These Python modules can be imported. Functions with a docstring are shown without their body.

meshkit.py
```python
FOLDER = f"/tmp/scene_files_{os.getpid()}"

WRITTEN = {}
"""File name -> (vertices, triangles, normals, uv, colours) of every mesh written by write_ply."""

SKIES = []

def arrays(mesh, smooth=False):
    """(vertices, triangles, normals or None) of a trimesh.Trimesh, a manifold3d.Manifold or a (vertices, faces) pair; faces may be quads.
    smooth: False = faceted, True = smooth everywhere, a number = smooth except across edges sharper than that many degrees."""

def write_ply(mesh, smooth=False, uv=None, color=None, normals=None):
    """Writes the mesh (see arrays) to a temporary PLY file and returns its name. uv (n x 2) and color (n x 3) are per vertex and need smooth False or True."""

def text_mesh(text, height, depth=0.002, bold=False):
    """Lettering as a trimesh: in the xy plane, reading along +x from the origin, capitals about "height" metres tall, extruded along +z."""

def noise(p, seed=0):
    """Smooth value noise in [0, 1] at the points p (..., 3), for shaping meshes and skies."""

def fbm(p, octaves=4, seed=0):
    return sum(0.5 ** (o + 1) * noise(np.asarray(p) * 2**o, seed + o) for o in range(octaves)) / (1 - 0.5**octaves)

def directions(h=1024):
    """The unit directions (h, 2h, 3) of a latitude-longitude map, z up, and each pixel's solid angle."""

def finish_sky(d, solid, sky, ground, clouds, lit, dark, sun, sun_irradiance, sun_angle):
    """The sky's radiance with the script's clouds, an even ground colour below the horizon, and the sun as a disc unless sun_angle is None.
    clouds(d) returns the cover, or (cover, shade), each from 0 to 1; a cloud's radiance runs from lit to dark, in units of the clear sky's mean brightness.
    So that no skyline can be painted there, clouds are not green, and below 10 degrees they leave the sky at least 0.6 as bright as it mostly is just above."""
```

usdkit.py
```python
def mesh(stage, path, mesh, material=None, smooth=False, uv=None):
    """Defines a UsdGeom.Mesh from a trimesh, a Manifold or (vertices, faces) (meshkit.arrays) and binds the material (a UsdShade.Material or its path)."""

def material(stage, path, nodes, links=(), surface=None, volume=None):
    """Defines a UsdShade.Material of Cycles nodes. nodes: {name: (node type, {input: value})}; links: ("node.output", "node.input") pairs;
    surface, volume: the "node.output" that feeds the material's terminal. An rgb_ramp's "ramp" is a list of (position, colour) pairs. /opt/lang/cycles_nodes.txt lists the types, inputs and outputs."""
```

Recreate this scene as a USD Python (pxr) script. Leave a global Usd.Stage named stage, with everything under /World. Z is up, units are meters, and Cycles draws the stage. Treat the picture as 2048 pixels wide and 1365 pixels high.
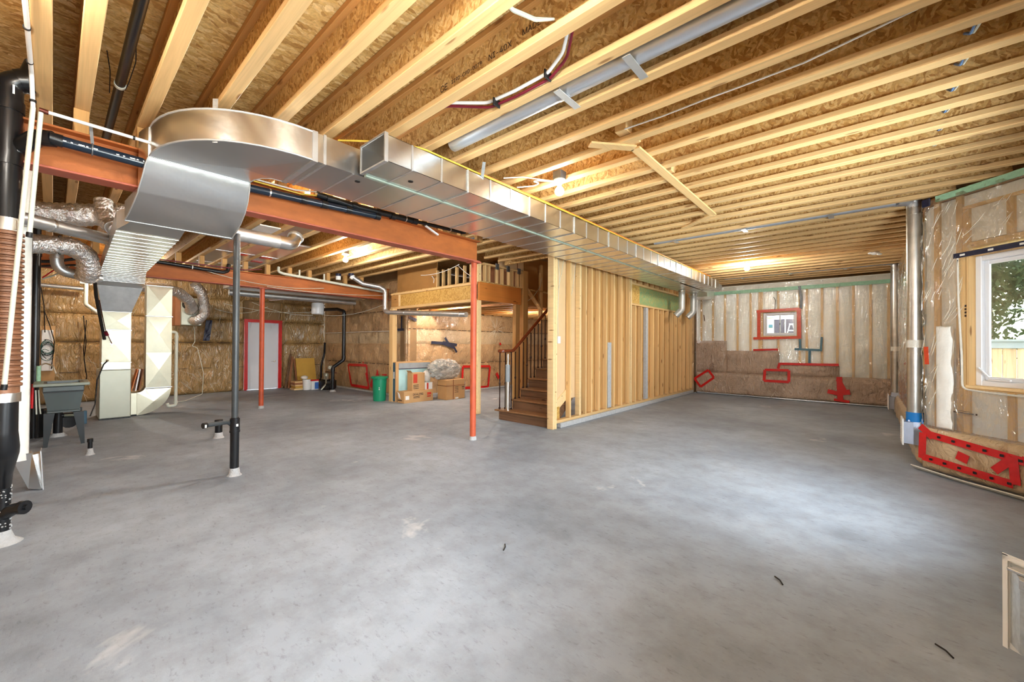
import math, random
import numpy as np, trimesh
from pxr import Usd, UsdGeom, UsdLux, Gf, Sdf, UsdShade, Vt
import usdkit, meshkit
from meshkit import fbm, noise, text_mesh

random.seed(7)
rng = np.random.default_rng(7)
stage = Usd.Stage.CreateInMemory()
UsdGeom.SetStageUpAxis(stage, UsdGeom.Tokens.z)
UsdGeom.SetStageMetersPerUnit(stage, 1.0)
UsdGeom.Xform.Define(stage, '/World')
UsdGeom.Scope.Define(stage, '/World/Looks')
PI = math.pi

# ---------------------------------------------------------------- camera
cam = UsdGeom.Camera.Define(stage, '/World/camera')
yaw, pit, rol = 0.7212560, 0.0084167, 0.0058075
F = np.array([-math.sin(yaw) * math.cos(pit), math.cos(yaw) * math.cos(pit), math.sin(pit)])
r0 = np.array([math.cos(yaw), math.sin(yaw), 0]); u0 = np.cross(r0, F)
R = math.cos(rol) * r0 + math.sin(rol) * u0
U = math.cos(rol) * u0 - math.sin(rol) * r0
cam.AddTransformOp().Set(Gf.Matrix4d(*R, 0, *U, 0, *(-F), 0, 0, 0, 1.40, 1))
cam.CreateHorizontalApertureAttr(36.0)
cam.CreateVerticalApertureAttr(36.0 * 1365 / 2048)
cam.CreateFocalLengthAttr(36.0 * 806.9 / 2048)
cam.CreateClippingRangeAttr(Gf.Vec2f(0.02, 200))
cam.CreateExposureAttr(0.62)

# ---------------------------------------------------------------- sky, sun and added daylight panels
sky = UsdLux.DomeLight.Define(stage, '/World/sky')
sky.CreateIntensityAttr(1.5); sky.CreateColorAttr(Gf.Vec3f(0.86, 0.94, 1.0))
sun = UsdLux.DistantLight.Define(stage, '/World/sun')
sun.CreateIntensityAttr(1.6); sun.CreateAngleAttr(1.0); sun.CreateColorAttr(Gf.Vec3f(1, 0.95, 0.86))
sun.AddRotateXYZOp().Set(Gf.Vec3f(38, 0, -28))

def daylight_fill(name, loc, ry, w, h, power):
    """added daylight fill: a soft panel at an out-of-view window, shining into the room (rotation about z of a panel that faces -x)"""
    l = UsdLux.RectLight.Define(stage, '/World/' + name)
    l.CreateWidthAttr(w); l.CreateHeightAttr(h); l.CreateIntensityAttr(power)
    l.CreateColorAttr(Gf.Vec3f(0.84, 0.925, 1.0))
    a = math.radians(ry)
    n = np.array([math.cos(a), math.sin(a), 0]); x = np.array([-n[1], n[0], 0]); z = -n
    y = np.cross(z, x)
    l.AddTransformOp().Set(Gf.Matrix4d(*x, 0, *y, 0, *z, 0, *loc, 1))
daylight_fill('daylight_bay_middle', (1.92, 4.40, 1.66), 180, 1.30, 1.25, 32.0)
daylight_fill('daylight_bay_near', (1.23, 2.74, 1.66), 135, 0.85, 1.25, 32.0)
daylight_fill('daylight_side', (0.74, 0.92, 1.66), 180, 1.5, 1.3, 26.0)  # three added panels boost the daylight; the sky alone is too weak
# ---------------------------------------------------------------- scene tree helpers
_used = set()
class N:
    def __init__(s, path, loc=(0, 0, 0)): s.path, s.loc = path, np.asarray(loc, float)
def numbered(path):
    p, k = path, 0
    while p in _used: k += 1; p = f'{path}_{k:03d}'
    _used.add(p); return p
def keys(prim, **kw):
    for k, v in kw.items():
        if v: prim.SetCustomDataByKey(k, v)
def thing(name, label, cat, loc=(0, 0, 0), group=None):
    p = numbered('/World/' + name); x = UsdGeom.Xform.Define(stage, p); x.AddTranslateOp().Set(Gf.Vec3d(*map(float, loc)))
    keys(x.GetPrim(), label=label, category=cat, group=group); return N(p, loc)
def struct(name, label=None):
    p = numbered('/World/' + name); x = UsdGeom.Xform.Define(stage, p)
    keys(x.GetPrim(), kind='structure', label=label); return N(p)
def sub(parent, name, label=None):
    p = numbered(parent.path + '/' + name); x = UsdGeom.Xform.Define(stage, p); keys(x.GetPrim(), label=label); return N(p, parent.loc)
SPLIT = {'elbow_hub', 'plenum_joint', 'port', 'hub', 'tie', 'joint_ring', 'segment_ring', 'joint', 'wire', 'braided_line', 'red_line', 'coupling', 'cleanout_cap', 'elbow_seam', 'elbow_collar', 'offset_seam', 'red_print', 'riser_stub', 'bundle', 'jamb', 'screw', 'print', 'rails', 'cable', 'branch', 'strap'}
def part(parent, name, mesh, m, smooth=None, label=None, kind=None):
    if isinstance(mesh, list) and name in SPLIT:
        for q in mesh: r = part(parent, name, q, m, smooth, label, kind)
        return r
    p = numbered(parent.path + '/' + name)
    if isinstance(mesh, list): mesh = cat(mesh)
    mesh = mesh.copy(); mesh.apply_translation(-parent.loc)
    g = usdkit.mesh(stage, p, mesh, M[m], smooth=smooth if smooth is not None else False)
    keys(g.GetPrim(), label=label, kind=kind); return N(p, parent.loc)
def one(name, mesh, m, label, cat_, smooth=None, group=None, kind=None):
    p = numbered('/World/' + name)
    if isinstance(mesh, list): mesh = cat(mesh)
    g = usdkit.mesh(stage, p, mesh, M[m], smooth=smooth if smooth is not None else False)
    keys(g.GetPrim(), label=label, category=cat_, group=group, kind=kind); return N(p)
def sone(name, mesh, m, smooth=None):
    p = numbered('/World/' + name)
    if isinstance(mesh, list): mesh = cat(mesh)
    g = usdkit.mesh(stage, p, mesh, M[m], smooth=smooth if smooth is not None else False)
    keys(g.GetPrim(), kind='structure'); return N(p)
def dup(src, name, label, cat_, loc, rz=0, group=None):
    p = numbered('/World/' + name); x = UsdGeom.Xform.Define(stage, p)
    x.GetPrim().GetReferences().AddInternalReference(src.path); x.GetPrim().SetInstanceable(True)
    x.ClearXformOpOrder(); x.AddTranslateOp().Set(Gf.Vec3d(*map(float, loc)))
    if rz: x.AddRotateZOp().Set(rz)
    keys(x.GetPrim(), label=label, category=cat_, group=group)

# ---------------------------------------------------------------- mesh helpers
def cat(ms): return trimesh.util.concatenate(ms)
def tm(v, f): return trimesh.Trimesh(np.asarray(v, float), np.asarray(f, int), process=False)
def box(x0, x1, y0, y1, z0, z1, b=0.0):
    lo, hi = np.minimum([x0, y0, z0], [x1, y1, z1]), np.maximum([x0, y0, z0], [x1, y1, z1])
    if b <= 0:
        m = trimesh.creation.box(hi - lo); m.apply_translation((lo + hi) / 2); return m
    b = min(b, (hi - lo).min() * 0.45); pts = []
    for c in np.ndindex(2, 2, 2):
        s = np.array(c); p = np.where(s, hi, lo); d = np.where(s, -b, b)
        for k in range(3):
            q = p + d; q[k] = p[k]; pts.append(q)
    return trimesh.convex.convex_hull(np.array(pts))
def frame_of(p, q, up=(0, 0, 1)):
    p, q = np.asarray(p, float), np.asarray(q, float)
    d = (q - p) / np.linalg.norm(q - p); up = np.asarray(up, float)
    if abs(d @ up) > 0.99: up = np.array([1.0, 0, 0])
    x = np.cross(d, up); x /= np.linalg.norm(x); return d, x, np.cross(x, d)
def bar(p, q, w, h, b=0.0, up=(0, 0, 1)):
    """a rectangular stick from p to q, w across and h along 'up'"""
    d, x, y = frame_of(p, q, up); L = np.linalg.norm(np.asarray(q, float) - p)
    m = box(-w / 2, w / 2, 0, L, -h / 2, h / 2, b)
    T = np.eye(4); T[:3, 0], T[:3, 1], T[:3, 2], T[:3, 3] = x, d, y, p
    m.apply_transform(T); return m
def hexa(b4, t4):
    """a solid from four bottom and four top points, same order"""
    v = list(b4) + list(t4)
    f = [[0, 2, 1], [0, 3, 2], [4, 5, 6], [4, 6, 7]]
    for i in range(4):
        j = (i + 1) % 4; f += [[i, j, j + 4], [i, j + 4, i + 4]]
    m = tm(v, f); m.fix_normals(); return m
def fillet(pts, rad, k=6):
    pts = [np.asarray(p, float) for p in pts]; out = [pts[0]]
    for i in range(1, len(pts) - 1):
        a, p, c = pts[i - 1], pts[i], pts[i + 1]
        u, v = (a - p) / np.linalg.norm(a - p), (c - p) / np.linalg.norm(c - p)
        ang = math.acos(np.clip(u @ v, -1, 1))
        if ang > 3.05: out.append(p); continue
        t = min(rad / math.tan(ang / 2), 0.48 * np.linalg.norm(a - p), 0.48 * np.linalg.norm(c - p))
        for s in np.linspace(0, 1, k + 1):
            out.append((1 - s) ** 2 * (p + u * t) + 2 * s * (1 - s) * p + s * s * (p + v * t))
    out.append(pts[-1]); return np.array(out)
def loft(rings, cap=True, close=True):
    rings = np.asarray(rings, float); n, k = rings.shape[:2]
    v = rings.reshape(-1, 3); f = []
    for i in range(n - 1):
        for j in range(k if close else k - 1):
            a, b = i * k + j, i * k + (j + 1) % k
            f += [[a, b, b + k], [a, b + k, a + k]]
    if cap:
        for i, flip in ((0, 1), (n - 1, 0)):
            c = len(v); v = np.vstack([v, rings[i].mean(0)[None]])
            for j in range(k):
                a, b = i * k + j, i * k + (j + 1) % k
                f.append([c, b, a] if flip else [c, a, b])
    return tm(v, f)
def sweep_frames(pts):
    pts = np.asarray(pts, float); n = len(pts)
    tan = np.gradient(pts, axis=0); tan /= np.maximum(np.linalg.norm(tan, axis=1, keepdims=True), 1e-9)
    up = np.array([0, 0, 1.0]) if abs(tan[0][2]) < 0.9 else np.array([0, 1.0, 0])
    x = np.cross(tan[0], up); x /= np.linalg.norm(x); X = [x]
    for i in range(1, n):
        x = X[-1] - tan[i] * (X[-1] @ tan[i]); X.append(x / np.linalg.norm(x))
    X = np.array(X); return pts, X, np.cross(tan, X)
def tube(pts, r, n=14, cap=True):
    pts, X, Y = sweep_frames(pts)
    r = np.full(len(pts), r) if np.ndim(r) == 0 else np.asarray(r)
    a = np.arange(n) * 2 * PI / n
    rings = pts[:, None] + r[:, None, None] * (np.cos(a)[None, :, None] * X[:, None] + np.sin(a)[None, :, None] * Y[:, None])
    m = loft(rings, cap); m.fix_normals() if n < 0 else None; return m
def cyl(p, q, r, n=18, b=0.0):
    p, q = np.asarray(p, float), np.asarray(q, float)
    if b:
        d = (q - p) / np.linalg.norm(q - p)
        return tube([p, p + d * b, q - d * b, q], [r - b, r, r, r - b], n)
    return tube([p, q], r, n)
def lathe(prof, c=(0, 0, 0), n=24):
    prof = np.asarray(prof, float); a = np.arange(n) * 2 * PI / n
    rings = np.stack([np.stack([r * np.cos(a), r * np.sin(a), np.full(n, z)], 1) for r, z in prof]) + np.asarray(c, float)
    return loft(rings)
def resample(pts, step):
    pts = np.asarray(pts, float); L = np.r_[0, np.cumsum(np.linalg.norm(np.diff(pts, axis=0), axis=1))]
    s = np.linspace(0, L[-1], max(3, int(L[-1] / step)))
    return np.stack([np.interp(s, L, pts[:, k]) for k in range(3)], 1), s
def wire(pts, r=0.004, n=6, rad=0.05): return tube(fillet(pts, rad, 4), r, n)
def sag(p, q, d, n=12):
    s = np.linspace(0, 1, n)[:, None]; P = np.asarray(p, float) * (1 - s) + np.asarray(q, float) * s
    P[:, 2] -= 4 * d * (s * (1 - s))[:, 0]; return P
def flex(pts, r, seed=0, rad=0.15, step=0.016, n=18, pitch=0.05):
    """insulated foil hose: soft rings and crumples"""
    P, s = resample(fillet(pts, rad, 8), step); P, X, Y = sweep_frames(P)
    a = np.arange(n) * 2 * PI / n; g = np.stack(np.meshgrid(s, a, indexing='ij'), -1)
    rr = r * (1 + 0.045 * np.sin(2 * PI * g[..., 0] / pitch + 1.3 * np.sin(g[..., 1] + seed)) + 0.22 * (fbm(np.stack([g[..., 0] * 9, np.cos(g[..., 1]) * 1.6 + 9, np.sin(g[..., 1]) * 1.6 + seed], -1), 3, seed) - 0.5))
    rings = P[:, None] + rr[..., None] * (np.cos(a)[None, :, None] * X[:, None] + np.sin(a)[None, :, None] * Y[:, None])
    return loft(rings)
def sheet(p0, du, dv, nu, nv, fn, thick=0.0):
    """a surface over the parallelogram p0 + s du + t dv, pushed along its normal by fn(S, T in metres)"""
    p0, du, dv = (np.asarray(x, float) for x in (p0, du, dv))
    nrm = np.cross(du, dv); nrm /= np.linalg.norm(nrm)
    s, t = np.meshgrid(np.linspace(0, 1, nu), np.linspace(0, 1, nv), indexing='ij')
    h = fn(s * np.linalg.norm(du), t * np.linalg.norm(dv))
    P = p0 + s[..., None] * du + t[..., None] * dv + h[..., None] * nrm
    v = P.reshape(-1, 3); i, j = np.meshgrid(np.arange(nu - 1), np.arange(nv - 1), indexing='ij')
    a = (i * nv + j).ravel(); f = np.vstack([np.stack([a, a + nv, a + nv + 1], 1), np.stack([a, a + nv + 1, a + 1], 1)])
    if thick:
        B = (P - thick * nrm - h[..., None] * nrm).reshape(-1, 3); k = len(v); v = np.vstack([v, B]); f = [f, f[:, ::-1] + k]
        rim = [(q, 0) for q in range(nu)] + [(nu - 1, q) for q in range(1, nv)] + [(q, nv - 1) for q in range(nu - 2, -1, -1)] + [(0, q) for q in range(nv - 2, 0, -1)]
        rid = [x * nv + y for x, y in rim]; e = []
        for q in range(len(rid)):
            a_, b_ = rid[q], rid[(q + 1) % len(rid)]; e += [[b_, a_, a_ + k], [b_, a_ + k, b_ + k]]
        f = np.vstack(f + [np.array(e)])
    return tm(v, f)
def lettering(text, h, o, x, y, depth=0.001, bold=False):
    """raised print: starts at o, reads along x, up along y"""
    m = text_mesh(text, h, depth, bold); x = np.asarray(x, float) / np.linalg.norm(x); y = np.asarray(y, float) / np.linalg.norm(y)
    T = np.eye(4); T[:3, 0], T[:3, 1], T[:3, 2], T[:3, 3] = x, y, np.cross(x, y), o
    m.apply_transform(T); return m

# ---------------------------------------------------------------- materials
M = {}
def mk(name, nodes, links, surface): M[name] = usdkit.material(stage, '/World/Looks/' + name, nodes, links, surface)
def lin(*c):
    c = np.array(c, float) / 255; return tuple(np.where(c <= 0.04045, c / 12.92, ((c + 0.055) / 1.055) ** 2.4))
def pm(name, col, rough=0.5, metal=0.0, var=0.12, vscale=(6, 6, 6), bump=0.0, bscale=(40, 40, 40), coat=0.0, rnd=0.0, detail=3, dist=0.02, spec=0.5, **kw):
    """principled look: colour varied by noise in space (and from piece to piece), optional bump"""
    c = np.array(col)
    nodes = {'g': ('geometry', {}), 'm': ('mapping', {'scale': vscale}), 'n': ('noise_texture', {'scale': 1.0, 'detail': detail, 'roughness': 0.6}),
             'r': ('rgb_ramp', {'ramp': [(0.25, tuple(c * (1 - var))), (0.75, tuple(np.minimum(c * (1 + var), 1)))]}),
             'p': ('principled_bsdf', {'roughness': rough, 'metallic': metal, 'coat_weight': coat, 'specular_ior_level': spec, **kw})}
    links = [('g.position', 'm.vector'), ('m.vector', 'n.vector'), ('n.fac', 'r.fac')]
    out = 'r.color'
    if rnd:
        nodes['oi'] = ('object_info', {}); nodes['mr'] = ('map_range', {'to_min': 1 - rnd, 'to_max': 1 + rnd}); nodes['h'] = ('hsv', {})
        links += [('oi.random', 'mr.value'), ('mr.result', 'h.value'), (out, 'h.color')]; out = 'h.color'
    links.append((out, 'p.base_color'))
    if bump:
        nodes['m2'] = ('mapping', {'scale': bscale}); nodes['n2'] = ('noise_texture', {'scale': 1.0, 'detail': 4, 'roughness': 0.6}); nodes['b'] = ('bump', {'strength': bump, 'distance': dist})
        links += [('g.position', 'm2.vector'), ('m2.vector', 'n2.vector'), ('n2.fac', 'b.height'), ('b.normal', 'p.normal')]
        if coat: links.append(('b.normal', 'p.coat_normal'))
    mk(name, nodes, links, 'p.BSDF')

def wood(name, axis, col, var=0.16, rough=0.62, rnd=0.09, knots=True, dark=0.5):
    """sawn timber with its grain along x, y or z: streaks, and a few dark knots"""
    st = {'x': (0.7, 26, 26), 'y': (26, 0.7, 26), 'z': (26, 26, 0.7)}[axis]; ks = {'x': (2.6, 11, 11), 'y': (11, 2.6, 11), 'z': (11, 11, 2.6)}[axis]
    c = np.array(col)
    nodes = {'g': ('geometry', {}), 'oi': ('object_info', {}), 'sh': ('vector_math', {'math_type': 'multiply_add', 'vector2': (1, 1, 1)}), 'cx': ('combine_xyz', {}), 'mu': ('math', {'math_type': 'multiply', 'value2': 37.0}),
             'm': ('mapping', {'scale': st}), 'n': ('noise_texture', {'scale': 1.0, 'detail': 4, 'roughness': 0.65, 'distortion': 0.6}),
             'r': ('rgb_ramp', {'ramp': [(0.2, tuple(c * (1 - 1.5 * var))), (0.5, tuple(c)), (0.8, tuple(np.minimum(c * (1 + var), 1)))]}),
             'm2': ('mapping', {'scale': ks}), 'v': ('voronoi_texture', {'scale': 1.0, 'randomness': 1.0}), 'kr': ('rgb_ramp', {'ramp': [(0.0, (1, 1, 1)), (0.10, (0.8, 0.8, 0.8)), (0.17, (0, 0, 0))]}),
             'wn': ('white_noise_texture', {'dimensions': '3D'}), 'gt': ('math', {'math_type': 'greater_than', 'value2': 0.32}), 'km': ('math', {'math_type': 'multiply'}),
             'mx': ('mix_color', {'blend_type': 'mix', 'b': tuple(c * np.array([0.38, 0.27, 0.2]) * (dark / 0.5))}),
             'mr': ('map_range', {'to_min': 1 - rnd, 'to_max': 1 + rnd}), 'h': ('hsv', {}), 'p': ('principled_bsdf', {'roughness': rough, 'specular_ior_level': 0.3}), 'b': ('bump', {'strength': 0.15, 'distance': 0.004})}
    links = [('oi.random', 'mu.value1'), ('mu.value', 'cx.x'), ('mu.value', 'cx.y'), ('mu.value', 'cx.z'), ('g.position', 'sh.vector1'), ('cx.vector', 'sh.vector3'),
             ('sh.vector', 'm.vector'), ('m.vector', 'n.vector'), ('n.fac', 'r.fac'), ('sh.vector', 'm2.vector'), ('m2.vector', 'v.vector'), ('v.distance', 'kr.fac'),
             ('v.position', 'wn.vector'), ('wn.value', 'gt.value1'), ('gt.value', 'km.value1'), ('kr.color', 'km.value2'), ('km.value', 'mx.fac'), ('r.color', 'mx.a'),
             ('oi.random', 'mr.value'), ('mr.result', 'h.value'), ('mx.result', 'h.color'), ('h.color', 'p.base_color'), ('n.fac', 'b.height'), ('b.normal', 'p.normal')]
    mk(name, nodes, links, 'p.BSDF')

def strand(name, sa, ra, sb, rb, cols, seams=None):
    """oriented strand board: two crossed layers of elongated flakes, each flake its own tone"""
    ramp = [(i / (len(cols) - 1), c) for i, c in enumerate(cols)]
    nodes = {'g': ('geometry', {}), 'oi': ('object_info', {}), 'mu': ('math', {'math_type': 'multiply', 'value2': 23.0}), 'cx': ('combine_xyz', {}), 'sh': ('vector_math', {'math_type': 'add'}),
             'w': ('noise_texture', {'scale': 14.0, 'detail': 2}), 'ws': ('vector_math', {'math_type': 'scale', 'scale': 0.05}), 'wa': ('vector_math', {'math_type': 'add'}),
             'ma': ('mapping', {'rotation': ra}), 'ma2': ('mapping', {'scale': sa}), 'va': ('voronoi_texture', {'scale': 1.0, 'feature': 'f1'}),
             'mb': ('mapping', {'rotation': rb}), 'mb2': ('mapping', {'scale': sb}), 'vb': ('voronoi_texture', {'scale': 1.0, 'feature': 'f1'}),
             'pick': ('voronoi_texture', {'scale': 20.0}), 'ps': ('separate_color', {}), 'gt': ('math', {'math_type': 'greater_than', 'value2': 0.5}),
             'mx': ('mix_color', {}), 'sc': ('separate_color', {}), 'r': ('rgb_ramp', {'ramp': ramp}), 'fn': ('noise_texture', {'scale': 60.0, 'detail': 3}), 'fr': ('rgb_ramp', {'ramp': [(0.3, (0.78, 0.76, 0.74)), (0.6, (1, 1, 1))]}),
             'ml': ('mix_color', {'blend_type': 'multiply', 'fac': 1.0}), 'b': ('bump', {'strength': 0.25, 'distance': 0.004}), 'p': ('principled_bsdf', {'roughness': 0.6, 'specular_ior_level': 0.3})}
    links = [('oi.random', 'mu.value1'), ('mu.value', 'cx.x'), ('mu.value', 'cx.z'), ('g.position', 'sh.vector1'), ('cx.vector', 'sh.vector2'),
             ('sh.vector', 'w.vector'), ('w.color', 'ws.vector1'), ('ws.vector', 'wa.vector1'), ('sh.vector', 'wa.vector2'),
             ('wa.vector', 'ma.vector'), ('ma.vector', 'ma2.vector'), ('ma2.vector', 'va.vector'), ('wa.vector', 'mb.vector'), ('mb.vector', 'mb2.vector'), ('mb2.vector', 'vb.vector'),
             ('wa.vector', 'pick.vector'), ('pick.color', 'ps.color'), ('ps.r', 'gt.value1'), ('gt.value', 'mx.fac'), ('va.color', 'mx.a'), ('vb.color', 'mx.b'),
             ('mx.result', 'sc.color'), ('sc.r', 'r.fac'), ('g.position', 'fn.vector'), ('fn.fac', 'fr.fac'), ('r.color', 'ml.a'), ('fr.color', 'ml.b'), ('ml.result', 'p.base_color'), ('sc.g', 'b.height'), ('b.normal', 'p.normal')]
    mk(name, nodes, links, 'p.BSDF')

PINE = lin(224, 186, 130)
for ax in 'xyz': wood('pine_' + ax, ax, PINE)
wood('pine_light', 'x', lin(234, 202, 150), var=0.10)
wood('pine_dark_x', 'x', lin(190, 140, 82)); wood('pine_dark_z', 'z', lin(196, 150, 92)); wood('lvl', 'y', lin(205, 125, 55), var=0.14); wood('oak_tread', 'x', lin(140, 100, 66), var=0.35, rough=0.3, dark=0.3); wood('oak', 'x', lin(112, 82, 60), var=0.5, rough=0.35, dark=0.3)
wood('oak_rail', 'y', lin(120, 58, 30), var=0.25, rough=0.3, dark=0.3); wood('fence', 'z', lin(214, 182, 146), var=0.3, rnd=0.2)
OSB = [lin(166, 120, 64), lin(202, 156, 90), lin(222, 182, 116), lin(234, 200, 138), lin(184, 134, 74), lin(228, 192, 130), lin(210, 166, 98)]
strand('osb_web', (24, 30, 64), (0, 1.25, 0), (20, 30, 70), (0, 2.35, 0), OSB)
strand('osb_floor', (42, 12, 30), (0, 0, 0.25), (42, 12, 30), (0, 0, -0.3), [c for c in (lin(172, 128, 70), lin(212, 172, 104), lin(232, 198, 134), lin(192, 146, 80), lin(238, 210, 152))])
strand('osb_rim', (18, 18, 40), (0, 0.9, 0), (18, 18, 40), (0, 2.0, 0), [lin(188, 142, 68), lin(214, 170, 92), lin(224, 184, 108), lin(200, 152, 76)])
strand('osb_green', (18, 18, 40), (0.9, 0, 0), (18, 18, 40), (2.0, 0, 0), [lin(150, 170, 116), lin(176, 176, 108), lin(120, 176, 132), lin(196, 176, 112)])
GALV = (0.78, 0.78, 0.77)
pm('galv', GALV, 0.27, 1.0, 0.06, (1.5, 1.5, 1.5), bump=0.10, bscale=(3, 3, 3), dist=0.05)
pm('galv_dull', (0.60, 0.61, 0.61), 0.52, 0.6, 0.08); pm('galv_riser', (0.50, 0.49, 0.46), 0.34, 0.95, 0.14, (5, 5, 9)); pm('boot_blue', (0.40, 0.44, 0.54), 0.5, 0.5, 0.12)
pm('galv_round', (0.62, 0.63, 0.64), 0.40, 0.9, 0.12, (8, 8, 8), bump=0.06, bscale=(9, 9, 3))
pm('galv_spangle', (0.66, 0.69, 0.69), 0.42, 0.85, 0.18, (30, 30, 30), bump=0.15, bscale=(40, 40, 40))
pm('galv_blue', (0.66, 0.71, 0.78), 0.4, 0.8, 0.05)
pm('galv_warm', (0.66, 0.64, 0.50), 0.42, 0.85, 0.06, bump=0.08, bscale=(4, 4, 4), dist=0.04)
pm('flange_pale', lin(168, 182, 168), 0.45, 0.3, 0.1)
pm('cabinet', lin(172, 172, 156), 0.38, 0.5, 0.04)
pm('foil', (0.92, 0.92, 0.92), 0.24, 0.92, 0.08, (14, 14, 14), bump=0.7, bscale=(16, 16, 16), detail=2, dist=0.06)
pm('red_iron', lin(174, 96, 40), 0.62, 0.0, 0.22, (3, 3, 9), bump=0.1)
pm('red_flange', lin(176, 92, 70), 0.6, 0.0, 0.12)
pm('red_column', lin(190, 84, 50), 0.5, 0.0, 0.16, (4, 4, 6))
pm('abs', lin(22, 23, 26), 0.28, 0.0, 0.25); pm('abs_blue', lin(24, 36, 50), 0.22, 0.0, 0.25); pm('abs_grey', lin(66, 70, 72), 0.36, 0.1, 0.2); pm('black', lin(12, 12, 13), 0.5); pm('rubber', lin(28, 25, 22), 0.7)
pm('pvc', lin(212, 214, 200), 0.35, 0.0, 0.03); pm('white', lin(238, 238, 236), 0.4, 0.0, 0.02); pm('vinyl', lin(236, 238, 242), 0.3, 0.0, 0.01); pm('door_white', lin(226, 228, 234), 0.45, 0.0, 0.015)
pm('pipe_ribs', lin(142, 98, 70), 0.45, 0.2, 0.35, (3, 3, 30)); pm('band_steel', (0.78, 0.76, 0.7), 0.3, 1.0, 0.1)
pm('mortar', lin(186, 187, 188), 0.9, 0.0, 0.12, (20, 20, 20), bump=0.6, bscale=(60, 60, 60))
pm('tape_red', lin(206, 28, 26), 0.26, 0.0, 0.10, (20, 20, 20), bump=0.35, bscale=(60, 60, 60), dist=0.006); pm('tape_orange', lin(214, 68, 34), 0.3, 0.0, 0.16, (20, 20, 20), bump=0.4, bscale=(60, 60, 60), dist=0.006)
pm('tape_navy', lin(20, 26, 56), 0.45, 0.0, 0.3, (30, 30, 30), bump=0.3, bscale=(60, 60, 60), dist=0.006); pm('tape_blue', lin(64, 110, 128), 0.3, 0.0, 0.25, (30, 30, 30)); pm('tape_cyan', lin(20, 122, 200), 0.35, 0.0, 0.1); pm('tape_black', lin(20, 20, 24), 0.35)
pm('gasket_green', lin(158, 206, 172), 0.35, 0.0, 0.14, (20, 20, 20), bump=0.3, bscale=(50, 50, 50)); pm('clear_tape', lin(222, 217, 204), 0.2, 0.0, 0.08, bump=0.3)
pm('batt_white', lin(246, 245, 238), 0.75, 0.0, 0.06, (5, 5, 5), bump=0.3, bscale=(16, 16, 16), dist=0.03, coat=0.25, coat_roughness=0.3)
pm('green_plastic', lin(24, 138, 100), 0.3, 0.0, 0.05); pm('cardboard', lin(198, 156, 106), 0.75, 0.0, 0.05); pm('cardboard_gold', lin(206, 160, 66), 0.7, 0.0, 0.05); pm('cardboard_dark', lin(150, 96, 60), 0.75)
pm('print_red', lin(206, 66, 44), 0.6); pm('print_dark', lin(72, 54, 40), 0.7); pm('print_white', lin(236, 234, 228), 0.6); pm('bag_white', lin(232, 228, 220), 0.5, bump=0.5); pm('box_teal', lin(46, 84, 106), 0.5); pm('box_aqua', lin(176, 214, 216), 0.4, 0.0, 0.16, (3, 3, 3)); pm('box_blue', lin(58, 110, 190), 0.5); pm('box_grey', lin(150, 158, 164), 0.4)
pm('tub_grey', lin(80, 90, 90), 0.4, 0.0, 0.06); pm('tub_dark', lin(34, 39, 41), 0.4); pm('tub_rim', lin(138, 146, 132), 0.4)
pm('iron', lin(52, 32, 28), 0.35, 0.4, 0.1); pm('brass', (0.7, 0.62, 0.42), 0.3, 1.0); pm('copper_dark', lin(92, 44, 34), 0.4, 0.6)
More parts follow.
